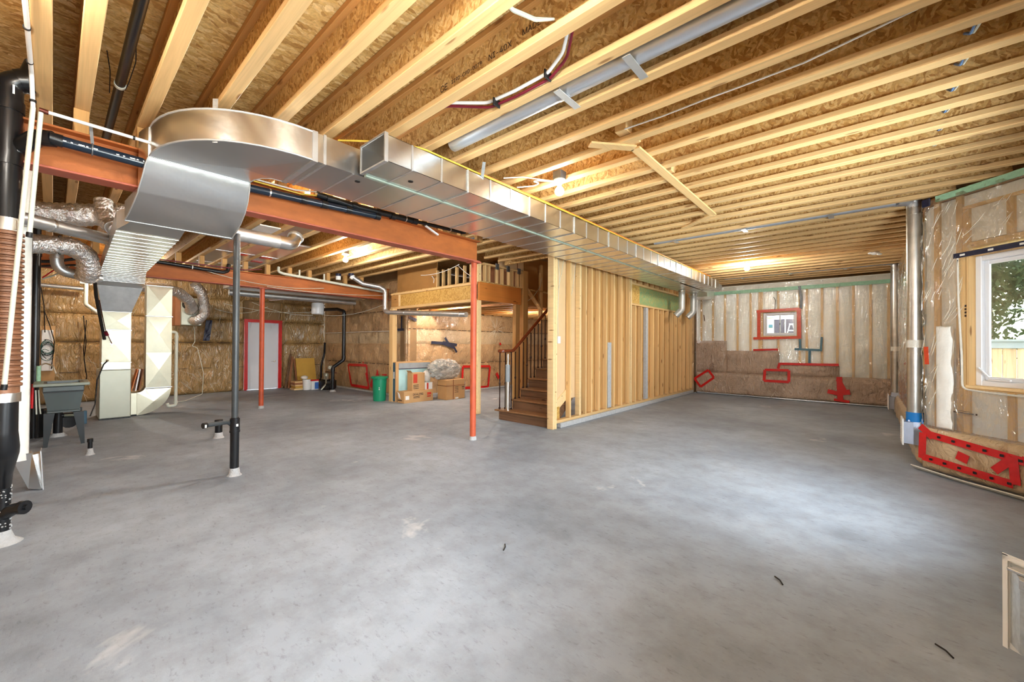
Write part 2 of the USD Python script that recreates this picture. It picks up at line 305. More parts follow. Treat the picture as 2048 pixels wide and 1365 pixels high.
pm('red_plastic', lin(214, 34, 40), 0.35); pm('orange_paper', lin(226, 120, 40), 0.5); pm('burgundy', lin(110, 22, 40), 0.35); pm('blue_wire', lin(96, 140, 196), 0.4); pm('yellow_wire', lin(226, 190, 70), 0.45); pm('green_wire', lin(40, 92, 80), 0.5)
pm('drywall', lin(222, 190, 146), 0.85, 0.0, 0.04); pm('paper_tan', lin(176, 128, 70), 0.8, 0.0, 0.08); pm('lawn', lin(150, 168, 70), 0.9, 0.0, 0.3, (4, 4, 4)); pm('stucco', lin(240, 238, 232), 0.9, 0.0, 0.03); pm('dark_glass', lin(78, 76, 92), 0.2, 0.0, 0.3, (3, 3, 3)); pm('bark', lin(92, 74, 56), 0.9, bump=0.6)
pm('fence_grey', lin(150, 160, 166), 0.7, 0.0, 0.1); pm('hole', lin(14, 12, 10), 0.9); pm('sheathing', lin(150, 120, 84), 0.9); pm('black_speck', lin(30, 26, 24), 0.8); pm('hanger', lin(120, 124, 128), 0.45, 0.7, 0.2, (20, 20, 20))

def fibre(name, col, var, sc, coat, bstr, bsc, dark):
    """insulation blanket seen through its plastic facing: blotches, creases, gloss"""
    c = np.array(col)
    nodes = {'g': ('geometry', {}), 'n': ('noise_texture', {'scale': 2.2, 'detail': 5, 'roughness': 0.65}), 'm': ('mapping', {'scale': sc, 'rotation': (0.2, 0.5, 0.3)}), 'n2': ('noise_texture', {'scale': 1.0, 'detail': 5, 'roughness': 0.7, 'distortion': 1.2}),
             'av': ('math', {'math_type': 'multiply_add', 'value2': 0.55}), 'hf': ('math', {'math_type': 'multiply', 'value2': 0.45}),
             'r': ('rgb_ramp', {'ramp': [(0.32, dark), (0.46, tuple(c * (1 - var * 0.6))), (0.58, tuple(c)), (0.72, tuple(np.minimum(c * (1 + var), 1)))]}),
             'm3': ('mapping', {'scale': bsc, 'rotation': (0.1, 0.6, 0.2)}), 'n3': ('noise_texture', {'scale': 1.0, 'detail': 3, 'roughness': 0.5, 'distortion': 1.2}), 'c1': ('math', {'math_type': 'subtract', 'value2': 0.5}), 'c2': ('math', {'math_type': 'absolute'}), 'b': ('bump', {'strength': min(1.0, bstr * 1.3), 'distance': 0.07}),
             'p': ('principled_bsdf', {'roughness': 0.55, 'coat_weight': coat, 'coat_roughness': 0.16})}
    links = [('g.position', 'n.vector'), ('g.position', 'm.vector'), ('m.vector', 'n2.vector'), ('n2.fac', 'hf.value1'), ('n.fac', 'av.value1'), ('hf.value', 'av.value3'), ('av.value', 'r.fac'), ('r.color', 'p.base_color'),
             ('g.position', 'm3.vector'), ('m3.vector', 'n3.vector'), ('n3.fac', 'c1.value1'), ('c1.value', 'c2.value1'), ('c2.value', 'b.height'), ('b.normal', 'p.coat_normal'), ('b.normal', 'p.normal')]
    mk(name, nodes, links, 'p.BSDF')
fibre('blanket', lin(198, 160, 116), 0.22, (12, 12, 6), 0.8, 0.6, (6, 6, 4), lin(134, 92, 54))
fibre('blanket_gold', lin(176, 140, 86), 0.32, (14, 14, 5), 1.0, 0.8, (9, 9, 3), lin(98, 70, 34))
fibre('blanket_pink', lin(184, 158, 136), 0.28, (14, 14, 7), 0.9, 0.7, (9, 9, 4), lin(116, 84, 64))
fibre('blanket_pale', lin(206, 178, 140), 0.12, (9, 9, 4), 0.9, 0.5, (9, 9, 6), lin(170, 136, 96))

def film(name, amt, tint, bsc, bstr, wash=0.1):
    """clear polyethylene: mostly see-through, a little milky, glinting along its creases"""
    nodes = {'g': ('geometry', {}), 'm': ('mapping', {'scale': bsc, 'rotation': (0.3, 0.4, 0.2)}), 'n': ('noise_texture', {'scale': 1.0, 'detail': 3, 'roughness': 0.5, 'distortion': 1.2}), 'c1': ('math', {'math_type': 'subtract', 'value2': 0.5}), 'c2': ('math', {'math_type': 'absolute'}), 'b': ('bump', {'strength': bstr, 'distance': 0.09}),
             't': ('transparent_bsdf', {'color': (1.0, 1.0, 0.99)}), 'gl': ('glossy_bsdf', {'color': (1, 1, 1), 'roughness': 0.09}), 'd': ('diffuse_bsdf', {'color': tint}), 'f': ('fresnel', {'IOR': 1.45}), 'k': ('math', {'math_type': 'multiply_add', 'value2': amt, 'value3': 0.02, 'use_clamp': True}),
             'a': ('mix_closure', {'fac': wash}), 'x': ('mix_closure', {})}
    links = [('g.position', 'm.vector'), ('m.vector', 'n.vector'), ('n.fac', 'c1.value1'), ('c1.value', 'c2.value1'), ('c2.value', 'b.height'), ('b.normal', 'gl.normal'), ('f.fac', 'k.value1'), ('t.BSDF', 'a.closure1'), ('d.BSDF', 'a.closure2'), ('a.closure', 'x.closure1'), ('gl.BSDF', 'x.closure2'), ('k.value', 'x.fac')]
    mk(name, nodes, links, 'x.closure')
film('poly', 3.6, (0.88, 0.88, 0.86), (6, 6, 2.0), 1.0, 0.06)
film('poly_bag', 2.2, (0.8, 0.8, 0.8), (14, 14, 14), 1.0, 0.3)
film('pane', 1.0, (0.8, 0.85, 0.9), (0.2, 0.2, 0.2), 0.0, 0.0)

pm('poly_sheen', lin(226, 218, 200), 0.12, 0.0, 0.05, coat=1.0)  # pale tone draws the glints along the film folds
# leaves, bulb glass, concrete
mk('leaf', {'oi': ('geometry', {}), 'r': ('rgb_ramp', {'ramp': [(0, lin(70, 84, 62)), (0.6, lin(112, 124, 92)), (1, lin(160, 168, 130))]}), 'd': ('diffuse_bsdf', {}), 't': ('translucent_bsdf', {}), 'x': ('mix_closure', {'fac': 0.35})},
   [('oi.random_per_island', 'r.fac'), ('r.color', 'd.color'), ('r.color', 't.color'), ('d.BSDF', 'x.closure1'), ('t.BSDF', 'x.closure2')], 'x.closure')
for n_, s_ in (('bulb_glow', 760.0), ('bulb_soft', 170.0), ('fill_corner', 640.0), ('bulb_bright', 760.0), ('fill_dim', 250.0)): mk(n_, {'e': ('emission', {'color': (1.0, 0.94, 0.84), 'strength': s_})}, [], 'e.emission')  # corner and dim strengths serve only the added fill bulbs
mk('concrete', {'g': ('geometry', {}), 'n1': ('noise_texture', {'scale': 0.55, 'detail': 4, 'roughness': 0.6}), 'n2': ('noise_texture', {'scale': 5.0, 'detail': 6, 'roughness': 0.7}), 'm3': ('mapping', {'scale': (14, 34, 1), 'rotation': (0, 0, 0.5)}), 'n3': ('noise_texture', {'scale': 1.0, 'detail': 5, 'roughness': 0.75}),
     'r1': ('rgb_ramp', {'ramp': [(0.3, lin(126, 134, 145)), (0.7, lin(168, 177, 188))]}), 'r2': ('rgb_ramp', {'ramp': [(0.34, (0.80, 0.79, 0.78)), (0.58, (1, 1, 1))]}), 'r3': ('rgb_ramp', {'ramp': [(0.30, (0.62, 0.60, 0.58)), (0.44, (1, 1, 1))]}),
     'n4': ('noise_texture', {'scale': 0.9, 'detail': 5, 'roughness': 0.65, 'distortion': 0.4}), 'r4': ('rgb_ramp', {'ramp': [(0.64, (0, 0, 0)), (0.70, (0.5, 0.5, 0.5))]}),
     'a': ('mix_color', {'blend_type': 'multiply', 'fac': 1.0}), 'c': ('mix_color', {'blend_type': 'multiply', 'fac': 0.8}), 'w': ('mix_color', {'b': lin(214, 214, 214)}), 'b': ('bump', {'strength': 0.25, 'distance': 0.006}),
     'rr': ('map_range', {'to_min': 0.45, 'to_max': 0.75}), 'p': ('principled_bsdf', {'specular_ior_level': 0.35})},
   [('g.position', 'n1.vector'), ('g.position', 'n2.vector'), ('g.position', 'm3.vector'), ('m3.vector', 'n3.vector'), ('g.position', 'n4.vector'), ('n1.fac', 'r1.fac'), ('n2.fac', 'r2.fac'), ('n3.fac', 'r3.fac'), ('r1.color', 'a.a'), ('r2.color', 'a.b'), ('a.result', 'c.a'), ('r3.color', 'c.b'),
    ('n4.fac', 'r4.fac'), ('r4.color', 'w.fac'), ('c.result', 'w.a'), ('w.result', 'p.base_color'), ('n2.fac', 'rr.value'), ('rr.result', 'p.roughness'), ('n3.fac', 'b.height'), ('b.normal', 'p.normal')], 'p.BSDF')
# ================================================================ large structure
ZJ, JD = 3.10, 0.282
ZS = ZJ + JD
XR, YB, YF, XL = 0.53, -0.42, 12.70, -13.70         # right wall, wall by the camera, far wall, utility end wall
sone('floor', box(XL - 0.3, 2.2, YB - 0.3, 13.1, -0.12, 0.0), 'concrete')
lawn = sone('ground', [box(-14, -1.0, 13.35, 40, 0.4, 0.5), box(2.45, 60, -10, 60, 0.3, 0.4), box(-1.0, 2.45, 13.35, 60, 0.35, 0.45)], 'lawn')

class W:
    """a wall's own frame: s along it, z up, d out into the room"""
    def __init__(s, o, d, n): s.o, s.d, s.n = np.array([*o, 0.0]), np.array([*d, 0.0]) / np.linalg.norm(d), np.array([*n, 0.0]) / np.linalg.norm(n)
    def P(s, a, z, d=0.0): return s.o + a * s.d + d * s.n + np.array([0, 0, z])
    def box(s, a0, a1, z0, z1, d0, d1, b=0.0):
        m = box(a0, a1, d0, d1, z0, z1, b); T = np.eye(4); T[:3, 0], T[:3, 1], T[:3, 3] = s.d, s.n, s.o; m.apply_transform(T)
        if np.linalg.det(T[:3, :3]) < 0: m.invert()
        return m
    def sheet(s, a0, a1, z0, z1, d, fn, step=0.05, thick=0.0):
        flip = np.cross(s.d, [0, 0, 1]) @ s.n < 0
        p, u = (s.P(a1, z0, d), s.d * (a0 - a1)) if flip else (s.P(a0, z0, d), s.d * (a1 - a0))
        return sheet(p, u, (0, 0, z1 - z0), max(3, int(abs(a1 - a0) / step) + 1), max(3, int((z1 - z0) / step) + 1), fn, thick)
    def tape(s, pts, w, d, t=0.003):
        ms = []
        for a, b in zip(pts[:-1], pts[1:]): ms.append(bar(s.P(*a, d), s.P(*b, d), w, t, up=s.n))
        return cat(ms)
def pillow(L, H, depth, seed, wr=0.012, fx=7, fz=3):
    def fn(s, t):
        e = np.clip(np.minimum(np.minimum(s, L - s) / 0.06, np.minimum(t, H - t) / 0.06), 0, 1)
        return depth * np.sqrt(e) + wr * (fbm(np.stack([s * fx + seed * 3.1, t * fz, s * 0 + seed], -1), 3, seed) - 0.5) * e
    return fn
def creases(seed, amp=0.03, fx=5, fz=3, slant=0.0):
    def fn(s, t):
        n = fbm(np.stack([(s + slant * t) * fx + seed, t * fz, s * 0 + seed * 1.7], -1), 4, seed)
        return amp * (1 - 2 * np.abs(n - 0.5)) - amp * 0.5
    return fn
def cut(m, w, s0, s1, z0, z1):
    """leave out the faces of m inside a window opening"""
    c = m.triangles_center - w.o; a = c @ w.d; keep = ~((a > s0) & (a < s1) & (c[:, 2] > z0) & (c[:, 2] < z1))
    return tm(m.vertices, m.faces[keep])

# ---------------------------------------------------------------- ceiling: subfloor sheets on I-joists
ceiling = struct('ceiling')
def bay_x(y):
    return min(1.73, 0.53 + max(0.0, 6.63 - y), 0.53 + max(0.0, y - 2.20)) if 2.20 < y < 6.63 else 0.53
seen = 0
for i in range(12):
    for j in range(6):
        x0, y0 = 1.95 - 1.335 * (i + 1), YB - 0.2 + 2.665 * j - (0.9 if i % 2 else 0)
        x1, y1 = x0 + 1.331, min(y0 + 2.661, 12.95)
        if y1 - y0 < 0.1 or (x0 < -9.2 and y0 > 6.2) or (-6.1 < x1 and x0 < -4.1 and y0 > 6.0): continue
        part(ceiling, 'subfloor_panel', box(x0, x1, y0, y1, ZS, ZS + 0.02), 'osb_floor')
part(ceiling, 'subfloor_panel', box(-5.7, -4.0, 4.8, 6.35, ZS + 0.001, ZS + 0.021), 'osb_floor')
def joist(x0, x1, y, web='osb_web'):
    j = sub(ceiling, 'joist')
    b = 0.004
    part(j, 'bottom_flange', box(x0, x1, y - 0.0395, y + 0.0395, ZJ, ZJ + 0.045, b), 'pine_x')
    part(j, 'web', box(x0, x1, y - 0.006, y + 0.006, ZJ + 0.045, ZS - 0.045), web)
    part(j, 'top_flange', box(x0, x1, y - 0.0395, y + 0.0395, ZS - 0.045, ZS - 0.001, b), 'pine_dark_x')
joist(XL, bay_x(-0.058) + 0.1, -0.058); joist(XL, 0.63, 0.125)
for k in range(36):
    y = 0.458 + 0.338 * k
    joist(-4.33 if y < 6.3 else -4.02, bay_x(y) + 0.12, y)
for y in (0.46, 0.80, 1.17, 1.545, 1.90, 2.27, 2.64, 3.06, 3.50, 3.93, 4.36, 4.79, 5.22):
    joist(XL, -4.335, y)
joist(-5.7, -4.335, 5.66); joist(-5.7, -4.335, 6.06)
# flat 1x4 bridging nailed under the joists by the first lamp
for n_, (a, b_) in enumerate((((-1.75, 2.965, 3.090), (-1.49, 3.275, 3.090)), ((-1.49, 3.275, 3.090), (-1.49, 5.62, 3.090)), ((-1.49, 5.60, 3.088), (-1.98, 5.98, 3.088)))):
    part(ceiling, 'bridging_strip', bar(a, b_, 0.085, 0.018, 0.003), 'pine_y')
for (y, z) in ((3.33, 3.2), (4.34, 3.2)):
    part(ceiling, 'blocking', box(-1.56, -1.46, y - 0.29, y + 0.0, ZJ + 0.05, ZS - 0.05, 0.004), 'pine_y')

# ---------------------------------------------------------------- far wall (white batts behind plastic, brown blanket below)
far = struct('wall_far'); wf = W((-3.85, YF), (1, 0), (0, -1))
def fs(x): return x + 3.85
part(far, 'sheathing', [box(-9.1, -2.11, YF + 0.15, YF + 0.30, 0, 3.4), box(-1.36, 0.9, YF + 0.15, YF + 0.30, 0, 3.4), box(-2.11, -1.36, YF + 0.15, YF + 0.30, 0, 1.67), box(-2.11, -1.36, YF + 0.15, YF + 0.30, 2.29, 3.4)], 'sheathing')
xs = [-3.69, -3.37, -3.05, -2.73, -2.41, -2.17, -1.30, -1.15, -0.84, -0.54, -0.24, 0.07, 0.38]
for x in xs:
    w_ = 0.10 if abs(x + 2.17) < 0.01 else 0.05
    part(far, 'stud', box(x - w_ / 2, x + w_ / 2, YF + 0.0, YF + 0.14, 0.1, 2.93, 0.003), 'pine_z')
part(far, 'stud', box(-1.79, -1.74, YF, YF + 0.14, 2.33, 2.93, 0.003), 'pine_z'); part(far, 'stud', box(-1.79, -1.74, YF, YF + 0.14, 0.1, 1.63, 0.003), 'pine_z')
part(far, 'window_header', box(-2.12, -1.325, YF, YF + 0.14, 2.29, 2.33), 'pine_x'); part(far, 'window_sill_plate', box(-2.12, -1.325, YF, YF + 0.14, 1.63, 1.67), 'pine_x')
part(far, 'top_plate', box(-3.85, 0.6, YF - .02, YF + 0.14, 2.945, 3.09, 0.004), 'clear_tape', label='top plates lapped with cloudy plastic')
edges = [-3.85] + xs + [0.53]
for q in range(len(edges) - 1):
    a, b_ = edges[q] + 0.02, edges[q + 1] - 0.02
    if edges[q] == -2.17: cells = [(a + .03, -1.80, 2.34, 2.92), (-1.74, b_, 2.34, 2.92), (a + .03, -1.80, 0.1, 1.62), (-1.74, b_, 0.1, 1.62)]
    else: cells = [(a, b_, 0.1, 2.92)]
    for (c0, c1, z0, z1) in cells:
        if c1 - c0 < 0.05: continue
        part(far, 'insulation_batt', wf.sheet(fs(c0), fs(c1), z0, z1, -0.03, pillow(c1 - c0, z1 - z0, 0.035, q + 1, 0.02), 0.05, thick=0.09), 'batt_white', smooth=40)
part(far, 'poly_sheet', cut(wf.sheet(0, 4.38, 0.5, 3.06, 0.022, creases(3, 0.02, 3, 2), 0.06), wf, fs(-2.13), fs(-1.34), 1.65, 2.31), 'poly', smooth=True)
part(far, 'gasket_strip', wf.sheet(0, 4.38, 2.86, 2.95, 0.04, creases(5, 0.01, 6, 3), 0.05, thick=0.01), 'gasket_green', smooth=40, label='green sealing strip along the top plate')
for (x0, x1, z1) in ((-3.83, -3.00, 1.54), (-3.02, -1.74, 1.26), (-1.76, -0.50, 0.915), (-0.52, 0.52, 0.655)):
    part(far, 'insulation_blanket', wf.sheet(fs(x0), fs(x1), 0.62, z1, 0.02, pillow(x1 - x0, z1 - 0.62, 0.05, 11, 0.05, 4, 4), 0.045, thick=0.06) if z1 > 0.7 else wf.sheet(fs(x0), fs(x1), 0.0, z1, 0.03, pillow(x1 - x0, z1, 0.09, 12, 0.06, 6, 2), 0.045, thick=0.07), 'blanket_pink', smooth=40, label='brown plastic-faced insulation blanket')
part(far, 'insulation_blanket', wf.sheet(fs(-3.83), fs(-0.50), 0.0, 0.64, 0.03, pillow(3.33, 0.64, 0.09, 14, 0.07, 6, 2), 0.045, thick=0.07), 'blanket_pink', smooth=40, label='brown plastic-faced insulation blanket, bottom row')
_tc = [0]
def T_(parent, w, pts, width, d, m, label, name='tape_strip'):
    _tc[0] += 1; d = d + .0011 * (_tc[0] % 7); return part(parent, name, w.tape([(p[0], p[1]) for p in pts], width, d), m, label=label)
fw = lambda *pts: [(fs(x), z) for x, z in pts]
OR, RD, NV = 'orange-red sealing tape', 'red sealing tape', 'dark sealing tape'
for pts, wd, m_, lb in (
    (fw((-2.25, 2.335), (-1.28, 2.355)), .07, 'tape_orange', OR), (fw((-2.20, 2.36), (-2.20, 1.60)), .075, 'tape_orange', OR), (fw((-1.31, 2.37), (-1.30, 1.60)), .085, 'tape_orange', OR), (fw((-2.33, 1.60), (-1.26, 1.625)), .065, 'tape_orange', OR),
    (fw((-2.33, 1.285), (-1.76, 1.305)), .05, 'tape_red', RD), (fw((-1.72, 0.93), (-0.51, 0.945)), .06, 'tape_red', RD), (fw((-1.72, 0.95), (-1.76, 0.80)), .06, 'tape_red', RD),
    (fw((-1.30, 2.94), (-1.26, 2.64), (-1.27, 2.36)), .055, 'tape_black', NV), (fw((-1.29, 1.58), (-1.28, 1.32)), .05, 'tape_blue', 'blue-grey sealing tape'), (fw((-1.40, 1.32), (-0.84, 1.30)), .055, 'tape_blue', 'blue-grey sealing tape'), (fw((-0.84, 1.63), (-0.86, 1.28)), .045, 'tape_blue', 'blue-grey sealing tape'), (fw((-1.08, 1.31), (-1.09, 0.95)), .05, 'tape_blue', 'blue-grey sealing tape')):
    T_(far, wf, pts, wd, 0.062, m_, lb)
def tframe(parent, w, q, wd, d, m_, lb):
    q = list(q) + [q[0]]
    for a, b_ in zip(q[:-1], q[1:]): T_(parent, w, [a, b_], wd, d, m_, lb)
tframe(far, wf, fw((-3.83, .42), (-3.45, .69), (-3.30, .48), (-3.66, .19)), .06, 0.15, 'tape_red', RD)
tframe(far, wf, fw((-2.04, .76), (-1.51, .77), (-1.51, .47), (-2.06, .47)), .065, 0.15, 'tape_red', RD)
for pts, wd in ((fw((-0.50, .66), (-0.48, .12)), .11), (fw((-0.52, .60), (-0.41, .34)), .10), (fw((-0.72, .30), (-0.50, .25)), .10), (fw((-0.52, .27), (-0.30, .31)), .12), (fw((-0.60, .105), (-0.31, .075)), .06)):
    T_(far, wf, pts, wd, 0.15, 'tape_red', 'patch of crossed red tape')
for (x, z, tx) in ((-3.62, 2.15, 'NOVOBAR'), (0.05, 0.60, 'VAPOUR BARRIER')):
    pass
T_(far, wf, fw((-1.83, 2.36), (-1.82, 2.62), (-1.86, 2.70)), .012, 0.06, 'black', 'black cable stub above the window', 'cable_stub')

# ---------------------------------------------------------------- windows
def window(name, w, s0, s1, z0, z1, mull=False, depth=0.12, jamb=True, crank=False):
    t = struct(name)
    fr = 0.055
    if jamb:
        part(t, 'jamb', [w.box(s0 - 0.02, s0, z0, z1, -depth - .02, 0.012), w.box(s1, s1 + 0.02, z0, z1, -depth - .02, 0.012), w.box(s0 - 0.02, s1 + 0.02, z1, z1 + 0.02, -depth - .02, 0.012)], 'pine_z', label='bare pine jamb lining')
        part(t, 'sill', w.box(s0 - 0.03, s1 + 0.03, z0 - 0.03, z0, -depth - .02, 0.025, 0.004), 'pine_light', label='bare pine sill')
    d0, d1 = -depth - 0.02, -depth + 0.05
    part(t, 'window_frame', [w.box(s0, s0 + fr, z0, z1, d0, d1, .006), w.box(s1 - fr, s1, z0, z1, d0, d1, .006), w.box(s0 + fr, s1 - fr, z1 - fr, z1, d0, d1, .006), w.box(s0 + fr, s1 - fr, z0, z0 + fr, d0, d1, .006)], 'vinyl')
    cols = [(s0 + fr, s1 - fr)] if not mull else [(s0 + fr, (s0 + s1) / 2 + .012), ((s0 + s1) / 2 - .012, s1 - fr)]
    for i, (a, b_) in enumerate(cols):
        o = 0.012 * i; h = 0.04 if not mull else 0.022; e0, e1 = d0 + 0.01 + o, d0 + 0.035 + o
        sa = part(t, 'sash', [w.box(a, a + h, z0 + fr, z1 - fr, e0, e1, .004), w.box(b_ - h, b_, z0 + fr, z1 - fr, e0, e1, .004), w.box(a + h, b_ - h, z1 - fr - h, z1 - fr, e0, e1, .004), w.box(a + h, b_ - h, z0 + fr, z0 + fr + h, e0, e1, .004)], 'vinyl')
        part(sa, 'pane', w.box(a + h, b_ - h, z0 + fr + h, z1 - fr - h, e0 + .010, e0 + .014), 'pane')
        if mull and i == 0: part(sa, 'latch', w.box(b_ - .02, b_ - .005, (z0 + z1) / 2 - .02, (z0 + z1) / 2 + .03, e1, e1 + .02, .003), 'black', label='black latch')
    if crank:
        part(t, 'crank_handle', [w.box(s0 + .12, s0 + .30, z0 + .058, z0 + .078, d1, d1 + .03, .006), bar(w.P(s0 + .14, z0 + .09, d1 + .03), w.P(s0 + .06, z0 + .19, d1 + .045), .018, .012, .003)], 'vinyl', label='white folding crank handle')
    return t
window('window_1', wf, fs(-2.11), fs(-1.36), 1.67, 2.29, mull=True, depth=0.10)
T_(far, wf, fw((-3.60, 2.30), (-3.58, 2.12)), .02, 0.05, 'print_dark', 'printed mark on the plastic', 'printed_mark')

# ---------------------------------------------------------------- bay walls and right wall
def white_wall(name, w, L, studs, batts, hole=None, poly=(0.0, None), seed=1, zt=3.02, lining=True):
    t = struct(name)
    sh = [w.box(0, L, 0, 3.4, -0.30, -0.15)] if not hole else [w.box(0, hole[0] - .12, 0, 3.4, -0.26, -0.15), w.box(hole[1] + .12, L, 0, 3.4, -0.26, -0.15), w.box(hole[0] - .12, hole[1] + .12, 0, hole[2] - .10, -0.26, -0.15), w.box(hole[0] - .12, hole[1] + .12, hole[3] + .10, 3.4, -0.26, -0.15)]
    part(t, 'sheathing', sh, 'sheathing')
    part(t, 'top_plate', w.box(0, L, zt, ZJ - 0.012, -0.15, 0.0, 0.004), 'pine_dark_x')
    for (a, b_, z0, z1) in studs: part(t, 'stud', w.box(a, b_, z0, z1, -0.15, 0.0, 0.003), 'pine_z' if z1 - z0 > b_ - a else 'pine_x')
    for q, (a, b_, z0, z1) in enumerate(batts):
        part(t, 'insulation_batt', w.sheet(a, b_, z0, z1, -0.025, pillow(b_ - a, z1 - z0, 0.03, q + seed, 0.03, 5, 3), 0.04, thick=0.09), 'batt_white', smooth=40)
    m = w.sheet(poly[0], L if poly[1] is None else poly[1], 0.12, ZJ - 0.05, 0.03, creases(seed + 20, 0.05, 6, 2.2, 0.7), 0.03)
    if hole: m = cut(m, w, hole[0] - .05, hole[1] + .05, hole[2] - .05, hole[3] + .03)
    part(t, 'poly_sheet', m, 'poly', smooth=True)
    return t
r2 = math.sqrt(0.5)
wb = W((0.53, 6.63), (1, -1), (-1, -1)); LB = 1.70
bay = white_wall('wall_bay_far', wb, LB,
    [(.06, .118, .1, 3.02), (.275, .335, .1, 3.02), (.337, .398, .1, 2.86), (.70, .76, 2.50, 2.86), (.70, .76, .1, .955), (.398, 1.34, 2.445, 2.50), (.398, 1.34, .955, .998), (1.34, 1.40, .1, 3.02), (1.62, 1.68, .1, 3.02), (.335, 1.34, 2.862, 2.895)],
    [(.0, .06, .1, 3.0), (.112, .28, .1, 1.60), (.118, .275, 1.60, 3.01), (.398, .70, 2.51, 2.86), (.76, 1.34, 2.51, 2.86), (.335, 1.34, 2.90, 3.01), (.398, .70, .12, .955), (.76, 1.34, .12, .955), (1.40, 1.62, .1, 3.0)],
    hole=(.40, 1.34, 1.0, 2.35), seed=2)
part(bay, 'insulation_batt', wb.sheet(.115, .280, .50, 1.63, 0.042, pillow(.165, 1.13, 0.028, 9, 0.03), 0.015, thick=0.008), 'batt_white', smooth=40, label='white batt bulging out of its bay')
window('window_2', wb, .40, 1.34, 1.0, 2.35, depth=0.11, crank=True)
part(bay, 'window_head_plate', wb.box(.38, 1.36, 2.352, 2.40, -0.15, 0.014, .004), 'pine_light')
# green gasket along the top, creased
part(bay, 'gasket_strip', wb.sheet(.12, 1.68, 3.02, 3.085, 0.03, creases(8, 0.05, 9, 4, 0.4), 0.03, thick=0.01), 'gasket_green', smooth=40, label='green sealing strip along the top plate')
NB = 'navy sealing tape with white marks'
tp = T_(bay, wb, [(.30, 2.372), (1.40, 2.372)], .052, 0.06, 'tape_navy', NB); 
for k, s_ in enumerate((.36, .60, .84, 1.08)): part(tp, 'printed_oval', wb.box(s_, s_ + .045, 2.362, 2.382, .061, .0635, .004), 'print_white', label='white printed oval')
RB = 'red sealing tape with black marks'
base = part(bay, 'insulation_blanket', wb.sheet(-.03, LB, 0.0, .50, 0.02, pillow(1.73, .5, 0.08, 5, 0.06, 7, 5), 0.03, thick=0.05), 'blanket_pale', smooth=40, label='plastic-faced insulation blanket along the floor')
for a, b_ in (((.03, .50), (.16, .40)), ((.13, .425), (.92, .35)), ((.05, .16), (.84, .115)), ((.06, .43), (.05, .14)), ((.84, .36), (.70, .20)), ((.84, .37), (.86, .12)), ((.90, .36), (1.6, .33))):
    tp = T_(bay, wb, [a, b_], .075, 0.135, 'tape_red', RB)
    if b_[0] - a[0] > .5:
        for f_ in np.arange(.12, 1, .17):
            s_, z_ = a[0] + (b_[0] - a[0]) * f_, a[1] + (b_[1] - a[1]) * f_
            part(tp, 'printed_mark', wb.box(s_ - .016, s_ + .016, z_ - .012, z_ + .012, .1440, .1465, .001), 'black', label='black printed mark')
T_(bay, wb, [(.38, .27), (.48, .24)], .09, 0.128, 'tape_red', 'red printed patch on the blanket', 'printed_patch')
T_(bay, wb, [(.02, 1.40), (.03, 1.20)], .045, 0.05, 'tape_orange', OR)
part(bay, 'printed_mark', [wb.box(.30, .47, .700, .712, .050, .052), wb.box(.33, .44, .722, .727, .050, .052), wb.box(.29, .298, .698, .716, .050, .052), wb.box(.485, .50, .698, .716, .050, .052)], 'print_dark', label='small dark lettering printed on the plastic')
part(bay, 'printed_mark', [wb.box(.355, .372, 1.72 + .035 * k, 1.742 + .035 * k, .001, .003) for k in range(4)], 'print_dark', label='stamped marks up the stud')
part(bay, 'poly_hem', [tube(fillet([wb.P(.33, 2.36, .05), wb.P(.345, 1.9, .06), wb.P(.365, 1.3, .05), wb.P(.37, .96, .05), wb.P(.6, .945, .06), wb.P(1.4, .93, .05)], .06), .010, 8)], 'clear_tape', smooth=60, label='rolled hem of the plastic around the window opening')
part(bay, 'sealant_line', tube([wb.P(.335, 2.33, .055), wb.P(.338, 2.0, .058), wb.P(.352, 1.5, .055), wb.P(.357, 1.1, .05)], .005, 6), 'tape_black', label='black sealant bead beside the window')
part(bay, 'poly_fringe', [tube(resample(fillet([wb.P(-.03 + .0 * k, .02 + .012 * k, .14 + .02 * k), wb.P(.5, .015 + .01 * k, .17 + .02 * k), wb.P(1.2, .02 + .01 * k, .16 + .015 * k), wb.P(1.68, .012 + .01 * k, .15)], .3), .06)[0], .012 - .002 * k, 6) for k in range(3)], 'clear_tape', smooth=60, label='crumpled plastic edge lying on the floor')

def simple_wall(name, w, L, hole=None, seed=3, gaps=0.40):
    ss = list(np.arange(0.03, L - 0.05, gaps)) + [L - 0.03]; studs, batts = [], []
    for a, b_ in zip(ss[:-1], ss[1:]):
        inside = hole and a > hole[0] - .35 and b_ < hole[1] + .35
        studs.append((a - .025, a + .025, .1, 3.02))
        if hole and not (b_ < hole[0] or a > hole[1]):
            studs[-1] = (a - .025, a + .025, .1, hole[2] - .05) if hole[0] < a < hole[1] else studs[-1]
            batts += [(a + .02, b_ - .02, .1, hole[2] - .05), (a + .02, b_ - .02, hole[3] + .05, 3.0)]
        else: batts.append((a + .02, b_ - .02, .1, 3.0))
    if hole: studs += [(hole[0] - .06, hole[0], .1, 3.02), (hole[1], hole[1] + .06, .1, 3.02), (hole[0], hole[1], hole[3], hole[3] + .05), (hole[0], hole[1], hole[2] - .05, hole[2])]
    return white_wall(name, w, L, studs, batts, hole, seed=seed)
wm = W((1.73, 5.43), (0, -1), (-1, 0)); simple_wall('wall_bay_middle', wm, 2.03, (.25, 1.80, 1.0, 2.35), 4); window('window_3', wm, .25, 1.80, 1.0, 2.35, True, .11)
wn = W((1.73, 3.40), (-1, -1), (-1, 1)); simple_wall('wall_bay_near', wn, 1.70, (.38, 1.30, 1.0, 2.35), 5); window('window_4', wn, .38, 1.30, 1.0, 2.35, False, .11)
